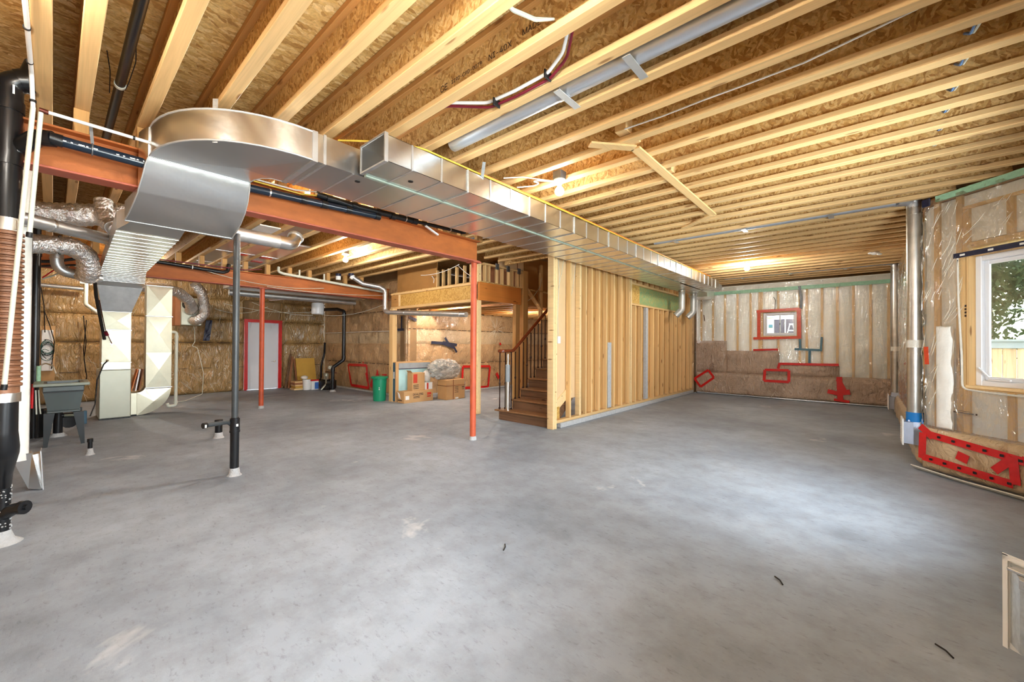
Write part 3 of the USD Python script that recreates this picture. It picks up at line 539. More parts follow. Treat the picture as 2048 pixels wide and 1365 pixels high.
wr = W((XR, 2.20), (0, -1), (-1, 0)); simple_wall('wall_right_near', wr, 2.62, (.45, 2.10, 1.0, 2.35), 6); window('window_5', wr, .45, 2.10, 1.0, 2.35, True, .11)
wx = W((XR, 12.70), (0, -1), (-1, 0))
rf = simple_wall('wall_right_far', wx, 6.07, (4.55, 5.45, 1.0, 2.35), 7); window('window_6', wx, 4.55, 5.45, 1.0, 2.35, False, .11)
for pts in ([(4.50, .93), (4.50, 2.42)], [(5.50, .93), (5.50, 2.42)], [(4.45, 2.40), (5.55, 2.40)], [(4.45, .95), (5.55, .95)]): T_(rf, wx, pts, .07, .05, 'tape_red', RD)
part(rf, 'insulation_blanket', wx.sheet(0, 5.95, 0.0, .42, 0.03, pillow(5.95, .42, 0.07, 25, 0.05, 6, 5), 0.05, thick=0.06), 'blanket_pale', smooth=40, label='plastic-faced insulation blanket along the floor')

# ---------------------------------------------------------------- brown insulated walls
def brown_wall(name, w, L, rows, seed, mats=('blanket',), hole=None, seam=5.0, back=True):
    t = struct(name)
    if back:
        sh = [w.box(0, L, 0, 3.4, -0.30, -0.10)] if not hole else [w.box(0, hole[0], 0, 3.4, -0.30, -0.10), w.box(hole[1], L, 0, 3.4, -0.30, -0.10), w.box(hole[0], hole[1], hole[3], 3.4, -0.30, -0.10)]
        part(t, 'backing', sh, 'sheathing')
    n = max(1, round(L / seam))
    for i, (z0, z1, dep, m_) in enumerate(rows):
        for q in range(n):
            a, b_ = L * q / n, L * (q + 1) / n
            segs = [(a, b_)]
            if hole and z0 < hole[3] and not (b_ < hole[0] or a > hole[1]): segs = [(a, min(b_, hole[0])), (max(a, hole[1]), b_)]
            for c0, c1 in segs:
                if c1 - c0 < .05: continue
                part(t, 'insulation_blanket', w.sheet(c0, c1, z0, z1, -0.04, pillow(c1 - c0, z1 - z0, dep, seed + i * 7 + q, 0.07, 6, 5), 0.05, thick=0.06), m_, smooth=40)
    return t
w1 = W((-13.70, 6.05), (1, 0), (0, -1))
b1 = brown_wall('wall_alcove_left', w1, 4.75, [(0.0, .84, .022, 'blanket'), (.84, 1.40, .03, 'blanket'), (1.40, 1.74, .018, 'blanket_pale'), (1.74, 2.30, .03, 'blanket'), (2.30, 3.1, .03, 'blanket')], 31)
w2 = W((-8.95, 6.05), (0, 1), (1, 0))
b2 = brown_wall('wall_alcove_right', w2, 6.75, [(0.0, .84, .022, 'blanket'), (.84, 1.40, .03, 'blanket'), (1.40, 1.80, .02, 'blanket_pale'), (1.80, 2.30, .03, 'blanket')], 51)
w4 = W((-8.95, YF - .05), (1, 0), (0, -1)); brown_wall('wall_behind_stair', w4, 5.05, [(0.0, .84, .05, 'blanket'), (.84, 1.8, .055, 'blanket'), (1.8, 2.4, .05, 'blanket'), (2.4, 3.1, .05, 'blanket')], 71)
wd_ = W((XL, -0.42), (0, 1), (1, 0)); DH = (4.12, 5.10, 0, 2.07)
b3 = brown_wall('wall_utility', wd_, 6.47, [(0.0, 1.40, .06, 'blanket_gold'), (1.40, 2.05, .05, 'blanket_gold'), (2.05, 2.65, .06, 'blanket_gold'), (2.65, 3.1, .05, 'blanket_gold')], 91, hole=DH, seam=1.3)
w5 = W((XL, YB), (1, 0), (0, 1)); b4 = brown_wall('wall_near', w5, 14.23, [(0.0, 1.4, .05, 'blanket'), (1.4, 3.1, .05, 'blanket')], 111, seam=1.6)
# printed seam lines and battens on the blankets
for w_, t_, L_, zs in ((w1, b1, 4.7, (.835, 2.295)), (w2, b2, 6.7, (.835, 1.80))):
    for z in zs: part(t_, 'printed_line', [w_.box(a, a + .06 + .04 * ((q * 7) % 3), z - .007, z + .007, .012, .016) for q, a in enumerate(np.arange(.05, L_ - .15, .13))], 'print_dark', label='dark line of small print along the seam', kind='stuff')
for z in (.70, 1.40): part(b3, 'printed_line', [wd_.box(a, a + .3, z - .006, z + .006, .02, .024) for a in np.arange(.1, 6.2, .42) if not (3.95 < a < 5.15)], 'print_dark', label='dark line of small print along the seam', kind='stuff')
x1_ = lambda *p: [(x + 13.70, z) for x, z in p]; y2_ = lambda *p: [(y - 6.05, z) for y, z in p]
tframe(b1, w1, x1_((-12.03, .745), (-10.93, .765), (-10.80, .12), (-11.82, .13)), .075, .025, 'tape_red', RD)
for pts, wd in ((x1_((-10.95, .55), (-10.86, .30)), .06), (x1_((-10.66, .16), (-10.52, .42)), .13), (x1_((-10.50, .18), (-10.30, .58)), .11), (x1_((-10.34, .66), (-10.22, .38)), .05), (x1_((-10.08, .50), (-9.84, .52)), .10), (x1_((-11.12, .86), (-11.10, .82)), .05)):
    T_(b1, w1, pts, wd, .03, 'tape_red', RD)
tframe(b2, w2, y2_((7.96, .74), (9.10, .705), (9.02, .07), (7.92, .11)), .07, .03, 'tape_red', RD)
for pts, wd in ((y2_((9.40, .48), (9.52, .30)), .10), (y2_((9.55, 1.45), (9.60, 1.38)), .06), (y2_((9.55, 1.22), (9.60, 1.12)), .06)): T_(b2, w2, pts, wd, .03, 'tape_red', RD)
for w_, t_, pts, wd in ((w1, b1, x1_((-9.13, 2.12), (-9.14, 1.78)), .06), (w1, b1, x1_((-9.32, 1.77), (-9.03, 1.77)), .06), (w2, b2, y2_((6.07, 2.10), (6.32, 2.02)), .08), (w2, b2, y2_((6.80, 1.44), (7.20, 1.42), (7.62, 1.30)), .08), (w2, b2, y2_((7.20, 1.44), (7.72, 1.37)), .08), (w2, b2, y2_((7.28, 1.58), (7.42, 1.40)), .07), (w2, b2, y2_((7.55, 1.40), (7.72, 1.16)), .06)):
    T_(t_, w_, pts, wd, .035, 'tape_navy', 'navy sealing tape')
part(b1, 'batten', w1.box(0.05, 4.6, 1.735, 1.755, .01, .02), 'clear_tape', label='clear strip over the seam')

sone('trim_1', [box(XL - .3, XL - .1, YB - .3, YB - .1, 0, 3.4), box(XL - .3, XL - .09, 6.04, 6.35, 0, 3.4), box(-9.25, -9.05, 6.14, 6.35, 0, 3.4), box(-9.25, -9.05, 12.6, 13.0, 0, 3.4), box(.83, .5, YB - .3, YB - .1, 0, 3.4), box(.68, .83, 12.7, 13.0, 0, 3.4)], 'sheathing')
# ---------------------------------------------------------------- utility door
dr = struct('door_1')
part(dr, 'door_leaf', wd_.box(4.19, 5.03, .012, 2.02, -.05, -.01, .003), 'door_white')
part(dr, 'door_frame', [wd_.box(4.13, 4.185, 0, 2.06, -.09, .03), wd_.box(5.035, 5.09, 0, 2.06, -.09, .03), wd_.box(4.13, 5.09, 2.022, 2.07, -.09, .03)], 'tape_red', label='door frame wrapped in red sealing tape')
h_ = part(dr, 'door_handle', [cyl(wd_.P(4.93, .84, -.01), wd_.P(4.93, .84, .035), .014), bar(wd_.P(4.945, .84, .04), wd_.P(4.82, .835, .04), .016, .012, .003)], 'band_steel', smooth=40, label='steel lever handle')
part(h_, 'rose', cyl(wd_.P(4.93, .84, -.012), wd_.P(4.93, .84, .0), .03), 'band_steel', smooth=40)
for pts in ([(4.155, .02), (4.15, 2.05)], [(5.065, .02), (5.07, 2.05)], [(4.10, 2.055), (5.12, 2.05)]): T_(b3, wd_, pts, .09, .045, 'tape_red', RD)

# ---------------------------------------------------------------- steel beams and columns
def wbeam(name, x, y0, y1, z0, z1, fw_, label):
    t = thing(name, label, 'beam', (x, y0, z0))
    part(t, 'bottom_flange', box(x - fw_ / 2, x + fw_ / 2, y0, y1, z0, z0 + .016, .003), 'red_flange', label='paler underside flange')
    part(t, 'web', box(x - .006, x + .006, y0, y1, z0 + .016, z1 - .016), 'red_iron'); part(t, 'top_flange', box(x - fw_ / 2, x + fw_ / 2, y0, y1, z1 - .016, z1, .003), 'red_iron')
    return t
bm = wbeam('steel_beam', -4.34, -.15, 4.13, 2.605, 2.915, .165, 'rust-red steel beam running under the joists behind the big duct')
for k in range(-1, 12): part(bm, 'wood_packer', box(-4.40, -4.30, .458 + .338 * k - .04, .458 + .338 * k + .04, 2.916, 3.097, .003), 'pine_dark_z', label='timber packer under a joist')
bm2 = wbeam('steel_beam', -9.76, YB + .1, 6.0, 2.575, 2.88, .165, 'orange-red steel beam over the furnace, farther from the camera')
for y in (0.46, 0.80, 1.17, 1.545, 1.90, 2.27, 2.64, 3.06, 3.50, 3.93, 4.36, 4.79, 5.22): part(bm2, 'wood_packer', box(-9.82, -9.72, y - .04, y + .04, 2.881, 3.097, .003), 'pine_dark_z', label='timber packer under a joist')
def column(x, y, z1, r, label):
    t = thing('steel_column', label, 'column', (x, y, 0))
    part(t, 'shaft', cyl((x, y, .05), (x, y, z1 - .012), r, 22), 'red_column', smooth=40)
    part(t, 'cap_plate', box(x - .08, x + .08, y - .08, y + .08, z1 - .012, z1, .002), 'red_flange')
    part(t, 'base_grout', tube([(x, y, 0), (x, y, .03), (x, y, .055)], [r + .012, r + .008, r + .002], 18), 'mortar', smooth=40, label='grey grout splash around the foot')
column(-4.336, 4.073, 2.604, .044, 'red steel column at the end of the nearer beam, beside the timber post')
column(-9.753, 2.957, 2.574, .047, 'slim orange-red steel column standing in front of the white door')

# ---------------------------------------------------------------- stud partition beside the stair
sw = struct('wall_partition'); XS = -3.87
part(sw, 'kerb', [box(XS - .12, XS + .03, 5.62, 12.5, 0, .085, .01)], 'mortar', label='pale concrete kerb under the studs')
part(sw, 'bottom_plate', box(XS - .10, XS, 5.50, 12.5, .087, .135, .003), 'pine_y')
part(sw, 'end_post', box(XS - .12, XS + .0, 5.43, 5.49, .0, 3.08, .004), 'pine_light', label='double end post standing on the floor'); part(sw, 'end_post', box(XS - .10, XS + .005, 5.492, 5.535, 0, 3.08, .004), 'pine_light')
sy = [5.95, 6.27, 6.47, 6.68, 6.96, 7.25, 7.57, 7.91, 8.27, 8.36]; sy2 = [8.58, 8.90, 9.25, 9.60, 9.90, 10.23, 10.56, 10.89, 11.21, 11.54, 11.85, 12.2, 12.45]
for i, y in enumerate(sy):
    hw = .032 if i in (1, 9) else .021
    part(sw, 'stud', box(XS - .09, XS, y - hw, y + hw, .137, 3.08, .003), 'pine_light' if i in (1, 9) else 'pine_z')
for i, y in enumerate(sy2):
    m_ = 'mortar' if i == 2 else 'pine_z'
    hw = .06 if i == 2 else .021
    part(sw, 'stud', box(XS - .09, XS - (.02 if i == 2 else 0), y - hw, y + hw, .137, 2.285 if y < 11.6 else 3.08, .003), m_, label='grey weathered post between the studs' if i == 2 else None)
part(sw, 'header', [box(XS - .09, XS - .045, 8.39, 11.55, 2.33, 2.74, .003)], 'osb_green', label='green-tinted strand board header')
part(sw, 'header_plate', [box(XS - .09, XS, 8.39, 11.60, 2.287, 2.328, .003)], 'pine_y'); part(sw, 'header_plate', box(XS - .09, XS, 8.39, 11.60, 2.742, 2.785, .003), 'pine_y')
part(sw, 'header_end', box(XS - .045, XS, 8.39, 8.78, 2.33, 2.74, .003), 'osb_rim')
for y in (8.58, 8.90, 9.25, 9.60, 9.90, 10.23, 10.56, 10.89, 11.21, 11.54): part(sw, 'cripple_stud', box(XS - .09, XS, y - .021, y + .021, 2.787, 3.08, .003), 'pine_z')
part(sw, 'sheathing_board', box(XS - .115, XS - .10, 5.56, 6.42, .45, 3.05), 'drywall', label='plain tan board behind the first stud bays')
part(sw, 'sheathing_board', box(XS - .108, XS - .095, 6.44, 12.5, .14, 3.05), 'pine_dark_z', label='boards closing the back of the stud bays')  # darker tone adds the recess shade; the boards match the studs
part(sw, 'receptacle_box', box(XS - .06, XS + .002, 5.56, 5.64, 1.42, 1.54, .004), 'white', label='white electrical box')
part(sw, 'cable', [wire([(XS - .03, 5.60, 2.95), (XS - .01, 5.61, 2.5), (XS - .02, 5.58, 1.9), (XS - .02, 5.60, 1.54)], .005), wire([(XS - .03, 5.78, 2.9), (XS, 5.66, 2.62), (XS - .02, 5.60, 2.35)], .004), wire([(XS - .03, 6.15, 2.9), (XS - .01, 6.05, 2.5), (XS - .03, 5.99, 2.2)], .004)], 'pvc', smooth=60, label='thin white cable stapled down the studs')
part(sw, 'stringer_end', [bar((XS - .10, 5.62, .33), (XS - .10, 6.10, .62), .03, .16, .004), ], 'pine_light', label='cut stringer end behind the studs')
part(sw, 'sheathing_offcut', [box(XS - .09, XS - .075, 5.57, 5.73, .14, .34), ], 'osb_rim')
part(sw, 'weathered_strip', box(XS - .005, XS + .012, 7.28, 7.42, .15, 1.45, .003), 'mortar', label='whitish weathered board edge')

# ---------------------------------------------------------------- sunken platform
pl = struct('platform')
part(pl, 'rim_board', box(-8.80, -5.86, 5.60, 5.64, 2.315, 2.60), 'osb_rim'); part(pl, 'rim_flange', box(-8.95, -5.86, 5.57, 5.66, 2.255, 2.313, .004), 'pine_x'); part(pl, 'rim_flange', box(-8.95, -5.86, 5.57, 5.66, 2.602, 2.65, .004), 'pine_x')
part(pl, 'rim_end', box(-8.93, -8.62, 5.575, 5.60, 2.315, 2.60, .003), 'pine_dark_x'); part(pl, 'web_stiffener', box(-8.62, -8.56, 5.575, 5.598, 2.32, 2.60, .003), 'pine_light')
part(pl, 'side_beam', box(-5.86, -5.80, 5.60, 6.90, 2.285, 2.65, .003), 'lvl', label='orange laminated side beam')
part(pl, 'deck', box(-8.95, -5.80, 5.62, 12.5, 2.652, 2.672), 'osb_floor')
for k in range(15):
    y = 5.98 + .41 * k
    part(pl, 'platform_joist', [box(-8.90, -5.88, y - .04, y + .04, 2.29, 2.325, .003), box(-8.90, -5.88, y - .006, y + .006, 2.325, 2.61), box(-8.90, -5.88, y - .04, y + .04, 2.61, 2.65, .003)], 'pine_dark_x')
part(pl, 'post', box(-8.73, -8.58, 5.40, 5.52, 0, 2.25, .004), 'pine_z', label='pale timber post under the platform, beside the green bin')
part(pl, 'post', [box(-5.98, -5.84, 5.60, 5.70, 0, 3.06, .004)], 'pine_light', label='tall built-up timber post behind the red column')
part(pl, 'post', [box(-5.90, -5.80, 6.72, 6.86, 0, 2.284, .004)], 'pine_dark_z', label='timber post under the orange side beam'); part(pl, 'post', [box(-5.90, -5.78, 6.95, 7.12, 0, 3.06, .004)], 'pine_dark_z', label='tall timber post behind the stair rail')
part(pl, 'cripple_plate', box(-5.88, -5.79, 5.72, 6.94, 3.01, 3.05, .003), 'pine_y'); 
for y in (5.78, 5.90, 6.14, 6.30, 6.52, 6.62, 6.80): part(pl, 'cripple_stud', box(-5.88, -5.80, y - .02, y + .02, 2.674, 3.008, .003), 'pine_z')
for y in (6.10, 6.44, 6.80): part(pl, 'joist_hanger', [box(-5.80, -5.77, y - .045, y + .045, 2.96, 3.08, .003)], 'hanger', label='grey metal joist hanger')
for x in (-7.25, -7.05, -6.85, -6.60, -6.35, -6.15, -6.0): part(pl, 'cripple_stud', box(x - .02, x + .02, 5.67, 5.74, 2.674, 3.05, .003), 'pine_z')
part(pl, 'back_board', box(-8.95, -7.35, 5.76, 5.78, 2.674, 3.3), 'paper_tan', label='tan building paper above the platform')
part(pl, 'back_board', box(-7.35, -5.92, 6.9, 6.92, 2.674, 3.3), 'cardboard_dark'); part(pl, 'back_board', box(-5.98, -5.95, 6.95, 7.0, 2.674, 3.3), 'cardboard_dark')
sw2 = struct('wall_stairwell')
part(sw2, 'board', box(-5.93, -5.91, 7.14, 10.2, 2.30, 4.6), 'paper_tan'); part(sw2, 'stud', box(-5.90, -5.83, 7.66, 7.74, 1.9, 3.3, .003), 'pine_z')
part(sw2, 'brace', bar((-5.86, 7.10, 2.72), (-5.86, 7.72, 2.22), .04, .10, .003, up=(1, 0, 0)), 'pine_z', label='diagonal timber brace')
part(sw2, 'cable', wire([(-5.83, 7.70, 3.0), (-5.82, 7.60, 2.75), (-5.82, 7.35, 2.5), (-5.83, 7.13, 2.38)], .006), 'pvc', smooth=60, label='white cable drooping from a stud')
part(sw2, 'board', box(-5.9, -3.95, 10.2, 10.22, 2.2, 4.6), 'drywall'); part(sw2, 'board', box(-3.96, -3.94, 6.4, 10.2, 3.12, 4.6), 'drywall'); part(sw2, 'board', box(-5.95, -3.9, 6.35, 10.3, 4.6, 4.62), 'drywall')
part(ceiling, 'stair_header', box(-5.76, -4.04, 6.30, 6.345, ZJ - .02, ZS - .002, .003), 'osb_web'); part(ceiling, 'stair_header', box(-4.40, -4.345, 5.75, 6.30, ZJ + .005, ZS - .002, .003), 'lvl')
for y in (5.80, 6.0, 6.2): part(ceiling, 'joist_hanger', box(-4.345, -4.335, y - .05, y + .05, ZJ - .01, ZJ + .12), 'hanger')

part(sw2, 'board', box(-5.95, -5.93, 6.30, 7.16, 3.06, 4.6), 'drywall'); part(sw2, 'board', box(-5.95, -3.95, 6.352, 6.37, ZS + .03, 4.6), 'drywall')
sone('ceiling_platform', [box(-9.3, -5.9, 5.4, 13.0, ZS + .06, ZS + .10), box(-14.0, 2.2, -.8, 5.5, ZS + .06, ZS + .10), box(-3.95, 2.2, 5.4, 13.0, ZS + .06, ZS + .10), box(-14.0, -9.2, 5.4, 6.4, ZS + .06, ZS + .10)], 'sheathing')

for w_, t_, L_ in ((w1, b1, 4.7), (w2, b2, 6.6)): part(t_, 'kerb', w_.box(.0, L_, 0, .05, .0, .06, .008), 'mortar', label='grey ledge at the foot of the wall')
part(far, 'poly_fringe', [tube(resample([wf.P(.1, .02 + .02 * k, .14 + .02 * k), wf.P(1.5, .03, .16), wf.P(3.0, .02 + .015 * k, .15), wf.P(4.2, .03, .16)], .08)[0], .014 - .003 * k, 6) for k in range(2)], 'galv_blue', smooth=60, label='grey-blue plastic edge along the floor')
part(bay, 'tape_patch', [wb.box(-.02, .07, 3.0, 3.09, .04, .06, .01)], 'tape_navy', label='crumpled navy tape at the top corner')

rg_ = np.random.default_rng(21)
def folds(w, n, s0, s1, z0, z1, d, ang, L):  # thin ridges: folds of the film, coloured pale for their glints
    ms = []
    for _ in range(n):
        s, z, a, l = rg_.uniform(s0, s1), rg_.uniform(z0, z1), rg_.normal(ang, .18), rg_.uniform(.4, 1) * L
        P = [w.P(s + l * math.cos(a) * t, z + l * math.sin(a) * t + .012 * math.sin(3 * t), d + .006 * math.sin(PI * t)) for t in np.linspace(-.5, .5, 7)]
        ms.append(tube(P, [.0005, .0022, .003, .0032, .003, .002, .0005], 5))
    return ms
part(bay, 'poly_folds', folds(wb, 34, .02, .36, 1.75, 2.95, .055, 1.0, .22) + folds(wb, 14, .42, 1.3, 2.52, 2.98, .055, .5, .20) + folds(wb, 10, .0, .35, .6, 1.6, .055, 1.3, .25), 'poly_sheen', smooth=60, kind='stuff', label='folds in the plastic with glints as pale ridges')
part(far, 'poly_folds', folds(wf, 40, .1, 4.2, 1.0, 2.85, .045, 1.2, .28), 'poly_sheen', smooth=60, kind='stuff', label='folds in the plastic with glints as pale ridges')
part(b2, 'film_folds', [tube([w2.P(3.35 + (.06 + l * t) * math.cos(a), 1.88 + (.06 + l * t) * math.sin(a), .02) for t in np.linspace(0, 1, 5)], [.001, .003, .003, .002, .0005], 5) for a, l in zip(rg_.uniform(0, 2 * PI, 34), rg_.uniform(.15, .5, 34))], 'poly_sheen', smooth=60, kind='stuff', label='creases fanning out in the plastic')
part(b3, 'film_folds', folds(wd_, 60, .1, 3.9, .1, 1.2, .03, -1.0, .45) + folds(wd_, 30, .1, 6.2, 1.5, 2.6, .03, 1.2, .35), 'poly_sheen', smooth=60, kind='stuff', label='creases in the plastic with glints as pale ridges')
part(far, 'film_folds', folds(wf, 70, .1, 4.2, .08, .55, .105, 1.0, .32), 'poly_sheen', smooth=60, kind='stuff', label='creases in the plastic facing')
# ================================================================ ducts
DB, DT = 2.80, 3.02
def oblong(x0a, x1a, x0b, x1b, ya, yb, za, zb, ta, tb):
    return hexa([(x0a, ya, za), (x1a, ya, za), (x1b, yb, zb), (x0b, yb, zb)], [(x0a, ya, ta), (x1a, ya, ta), (x1b, yb, tb), (x0b, yb, tb)])
du = thing('supply_duct', 'long flat sheet-metal duct with a big rounded elbow, running along the stud partition', 'duct', (-3.45, 1.30, DB))
part(du, 'trunk', oblong(-3.795, -3.175, -3.66, -3.165, 1.30, 11.4, DB, DB, DT, DT), 'galv', label=None)
part(du, 'end_section', oblong(-3.64, -3.17, -3.60, -3.20, 11.4, 12.2, DB - .10, DB - .10, DT - .02, DT - .02), 'galv')
ym = 1.62
while ym < 11.3:
    f = (ym - 1.3) / 10.1; xa, xb = -3.795 + .135 * f, -3.175 + .01 * f
    part(du, 'drive_cleat', [box(xa, xb, ym - .009, ym + .009, DB - .006, DB, .002)], 'galv_round'); ym += .305 if int(ym * 10) % 3 else .33
# elbow: from the trunk round to -x, with rolled edges and a faceted bottom
ca = np.array([-4.06, 1.30]); ang = np.linspace(0, PI / 2, 13) ** 1.0
outer = [np.array([ca[0] + .885 * math.cos(a) ** .92, ca[1] - .835 * math.sin(a) ** .92]) for a in ang]
inner = [np.array([-3.795, 1.30]), np.array([-3.80, 1.22]), np.array([-3.86, 1.155]), np.array([-3.95, 1.125]), np.array([-4.04, 1.119])]
ring = [*outer, *inner[::-1]]; k = len(ring)
bot = [(x, y, DB) for x, y in ring]; top = [(x, y, DT + .005) for x, y in ring]; c0 = (-3.72, .98, DB - .016)
part(du, 'elbow_side', loft([[(x, y, DB), (x, y, DT + .005)] for x, y in ring[:13]], cap=False, close=False), 'galv', smooth=40, label='curved side of the elbow')
part(du, 'elbow_throat', loft([[(x, y, DB), (x, y, DT + .005)] for x, y in ring[13:]], cap=False, close=False), 'galv', smooth=40)
v = bot + [c0]; f_ = [[(i + 1) % k, i, k] for i in range(k)]
part(du, 'elbow_bottom', tm(v, f_), 'galv', label='cross-broken elbow underside'); part(du, 'elbow_top', tm(top, [[0, i, i + 1] for i in range(1, k - 1)]), 'galv')
part(du, 'elbow_seam', [tube([(x, y, DB + .004) for x, y in outer], .007, 8), tube([(x, y, DT) for x, y in outer], .007, 8), tube([(x, y, DB + .002) for x, y in inner], .006, 8)], 'galv_dull', smooth=60)
part(du, 'elbow_collar', [box(-3.80, -3.168, 1.29, 1.33, DB - .008, DT + .008), box(-3.80, -3.168, 1.375, 1.395, DB - .006, DT + .006)], 'galv_round')
# offset that drops under the steel beam
prof = [(-4.05, DB), (-4.0525, 2.79), (-4.075, 2.745), (-4.13, 2.655), (-4.22, 2.575), (-4.36, 2.505), (-4.52, 2.455), (-4.68, 2.425)]
topz = [DT, DT, DT, DT - .0, 2.60, 2.59, 2.585]; topz = [DT, DT, DT, DT, 2.98, 2.598, 2.592, 2.585]
rings = []
for i, (x, z) in enumerate(prof):
    ya, yb = .469 - .012 * i, 1.119 + .004 * i
    if i == 4: rings.append([(x, ya, z), (x, yb, z), (x, yb, DT), (x, ya, DT)]); rings.append([(x - .02, ya, z - .012), (x - .02, yb, z - .012), (x - .02, yb, 2.6), (x - .02, ya, 2.6)]); continue
    rings.append([(x, ya, z), (x, yb, z), (x, yb, topz[i]), (x, ya, topz[i])])
off = loft(rings); off.fix_normals(); part(du, 'offset', off, 'galv', smooth=30, label='curved offset dropping under the steel beam')
part(du, 'offset_seam', [tube([rings[0][0], rings[0][1]], .006, 8), tube([r[1] for r in rings], .005, 8), tube([r[0] for r in rings], .005, 8), tube([rings[-1][0], rings[-1][1]], .006, 8)], 'galv_dull', smooth=60)
tr = [(-4.66, .46, .80), (-5.0, .36, .80), (-7.73, .42, .87), (-9.5, .48, 1.05), (-10.86, .50, 1.09)]
part(du, 'branch_trunk', loft([[(x, a, 2.40 + .055 * (x > -4.7)), (x, b, 2.40 + .055 * (x > -4.7)), (x, b, 2.565), (x, a, 2.565)] for x, a, b in tr]), 'galv', label='lower trunk leading to the furnace')
xm = -5.08
while xm > -9.4:
    a, b = np.interp(-xm, [4.66, 7.73, 9.5], [.35, .42, .48]), np.interp(-xm, [4.66, 7.73, 9.5], [.80, .87, 1.05])
    part(du, 'drive_cleat', box(xm - .006, xm + .006, a, b, 2.3975, 2.40), 'galv'); xm -= .20
part(du, 'plenum_transition', loft([[(-10.10, .50, 2.40), (-10.10, 1.09, 2.40), (-10.86, 1.09, 2.40), (-10.86, .50, 2.40)], [(-10.25, .57, 1.955), (-10.25, .955, 1.955), (-10.80, .955, 1.955), (-10.80, .57, 1.955)]]), 'galv_round', label='tapering pyramid above the furnace plenum')
part(du, 'strap', bar((-3.398, .728, DB - .01), (-3.398, .728, ZJ - .003), .035, .003, up=(.7, -.72, 0)), 'galv_spangle', label='hanger strap')
part(du, 'access_plug', cyl((-3.30, 1.72, DB - .004), (-3.30, 1.72, DB), .022), 'black', label='black test plug')

d2 = thing('return_duct', 'open-ended square duct hung beside the long flat duct, with close vertical seams', 'duct', (-2.93, 1.65, DB))
X0, X1, Y0, Y1 = -3.105, -2.755, 1.655, 10.9
part(d2, 'trunk', [box(X0, X1, Y0, Y1, DB, DB + .003), box(X1 - .003, X1, Y0, Y1, DB, 3.005), box(X0, X0 + .003, Y0, Y1, DB, 3.005), box(X0, X1, Y0, Y1, 3.002, 3.005)], 'galv')
part(d2, 'inner_liner', [box(X0 + .004, X1 - .004, 1.9, 1.91, DB + .004, 3.0)], 'galv_spangle', label='inner baffle in the open end')
part(d2, 'end_flange', [box(X0 - .012, X0, Y0 - .01, Y0 + .02, DB - .012, 3.015), box(X1, X1 + .012, Y0 - .01, Y0 + .02, DB - .012, 3.015), box(X0, X1, Y0 - .01, Y0 + .02, 3.005, 3.017), box(X0, X1, Y0 - .01, Y0 + .02, DB - .012, DB)], 'galv_round', label='turned flange around the open end')
ym = 1.90; q = 0
while ym < 10.8:
    big = q % 3 == 2; e = .014 if big else .007
    part(d2, 'drive_cleat', [box(X1, X1 + e * .8, ym - .009, ym + .009, DB - e * .6, 3.005, .002), box(X0, X1, ym - .009, ym + .009, DB - e * .7, DB, .001)], 'galv_spangle' if big else 'galv_round'); ym += .30; q += 1
part(d2, 'edge_rail', [box(X0 - .045, X0 - .012, 1.70, 9.2, DB - .012, DB + .01, .003)], 'flange_pale', label='pale sealed edge between the two ducts')
part(d2, 'end_section', [oblong(X0 + .02, X1 - .03, X0 + .10, X1 - .10, 10.9, 11.6, DB + .02, DB + .04, 2.98, 2.98)], 'galv_round', label='reducing section at the far end')
part(d2, 'access_plug', cyl((-2.95, 2.02, DB - .004), (-2.95, 2.02, DB), .022), 'black', label='black test plug')
for y_, nm in ((10.45, 'nearer of the two'), (11.35, 'farther of the two')):
    t = thing('branch_pipe', f'short round duct drop with open elbow by the partition, {nm}', 'duct', (-3.42, y_, DB))
    part(t, 'pipe', tube(fillet([(-3.50, y_, DB - .005), (-3.50, y_, 2.30), (-3.62, y_ - .05, 2.16)], .12), .075, 18), 'galv_dull', smooth=60)
    part(t, 'collar', [cyl((-3.50, y_, DB - .06), (-3.50, y_, DB - .02), .082, 18)], 'galv', smooth=40); part(t, 'outlet_rim', cyl((-3.615, y_ - .047, 2.167), (-3.63, y_ - .054, 2.15), .079, 18), 'galv_round', smooth=40)

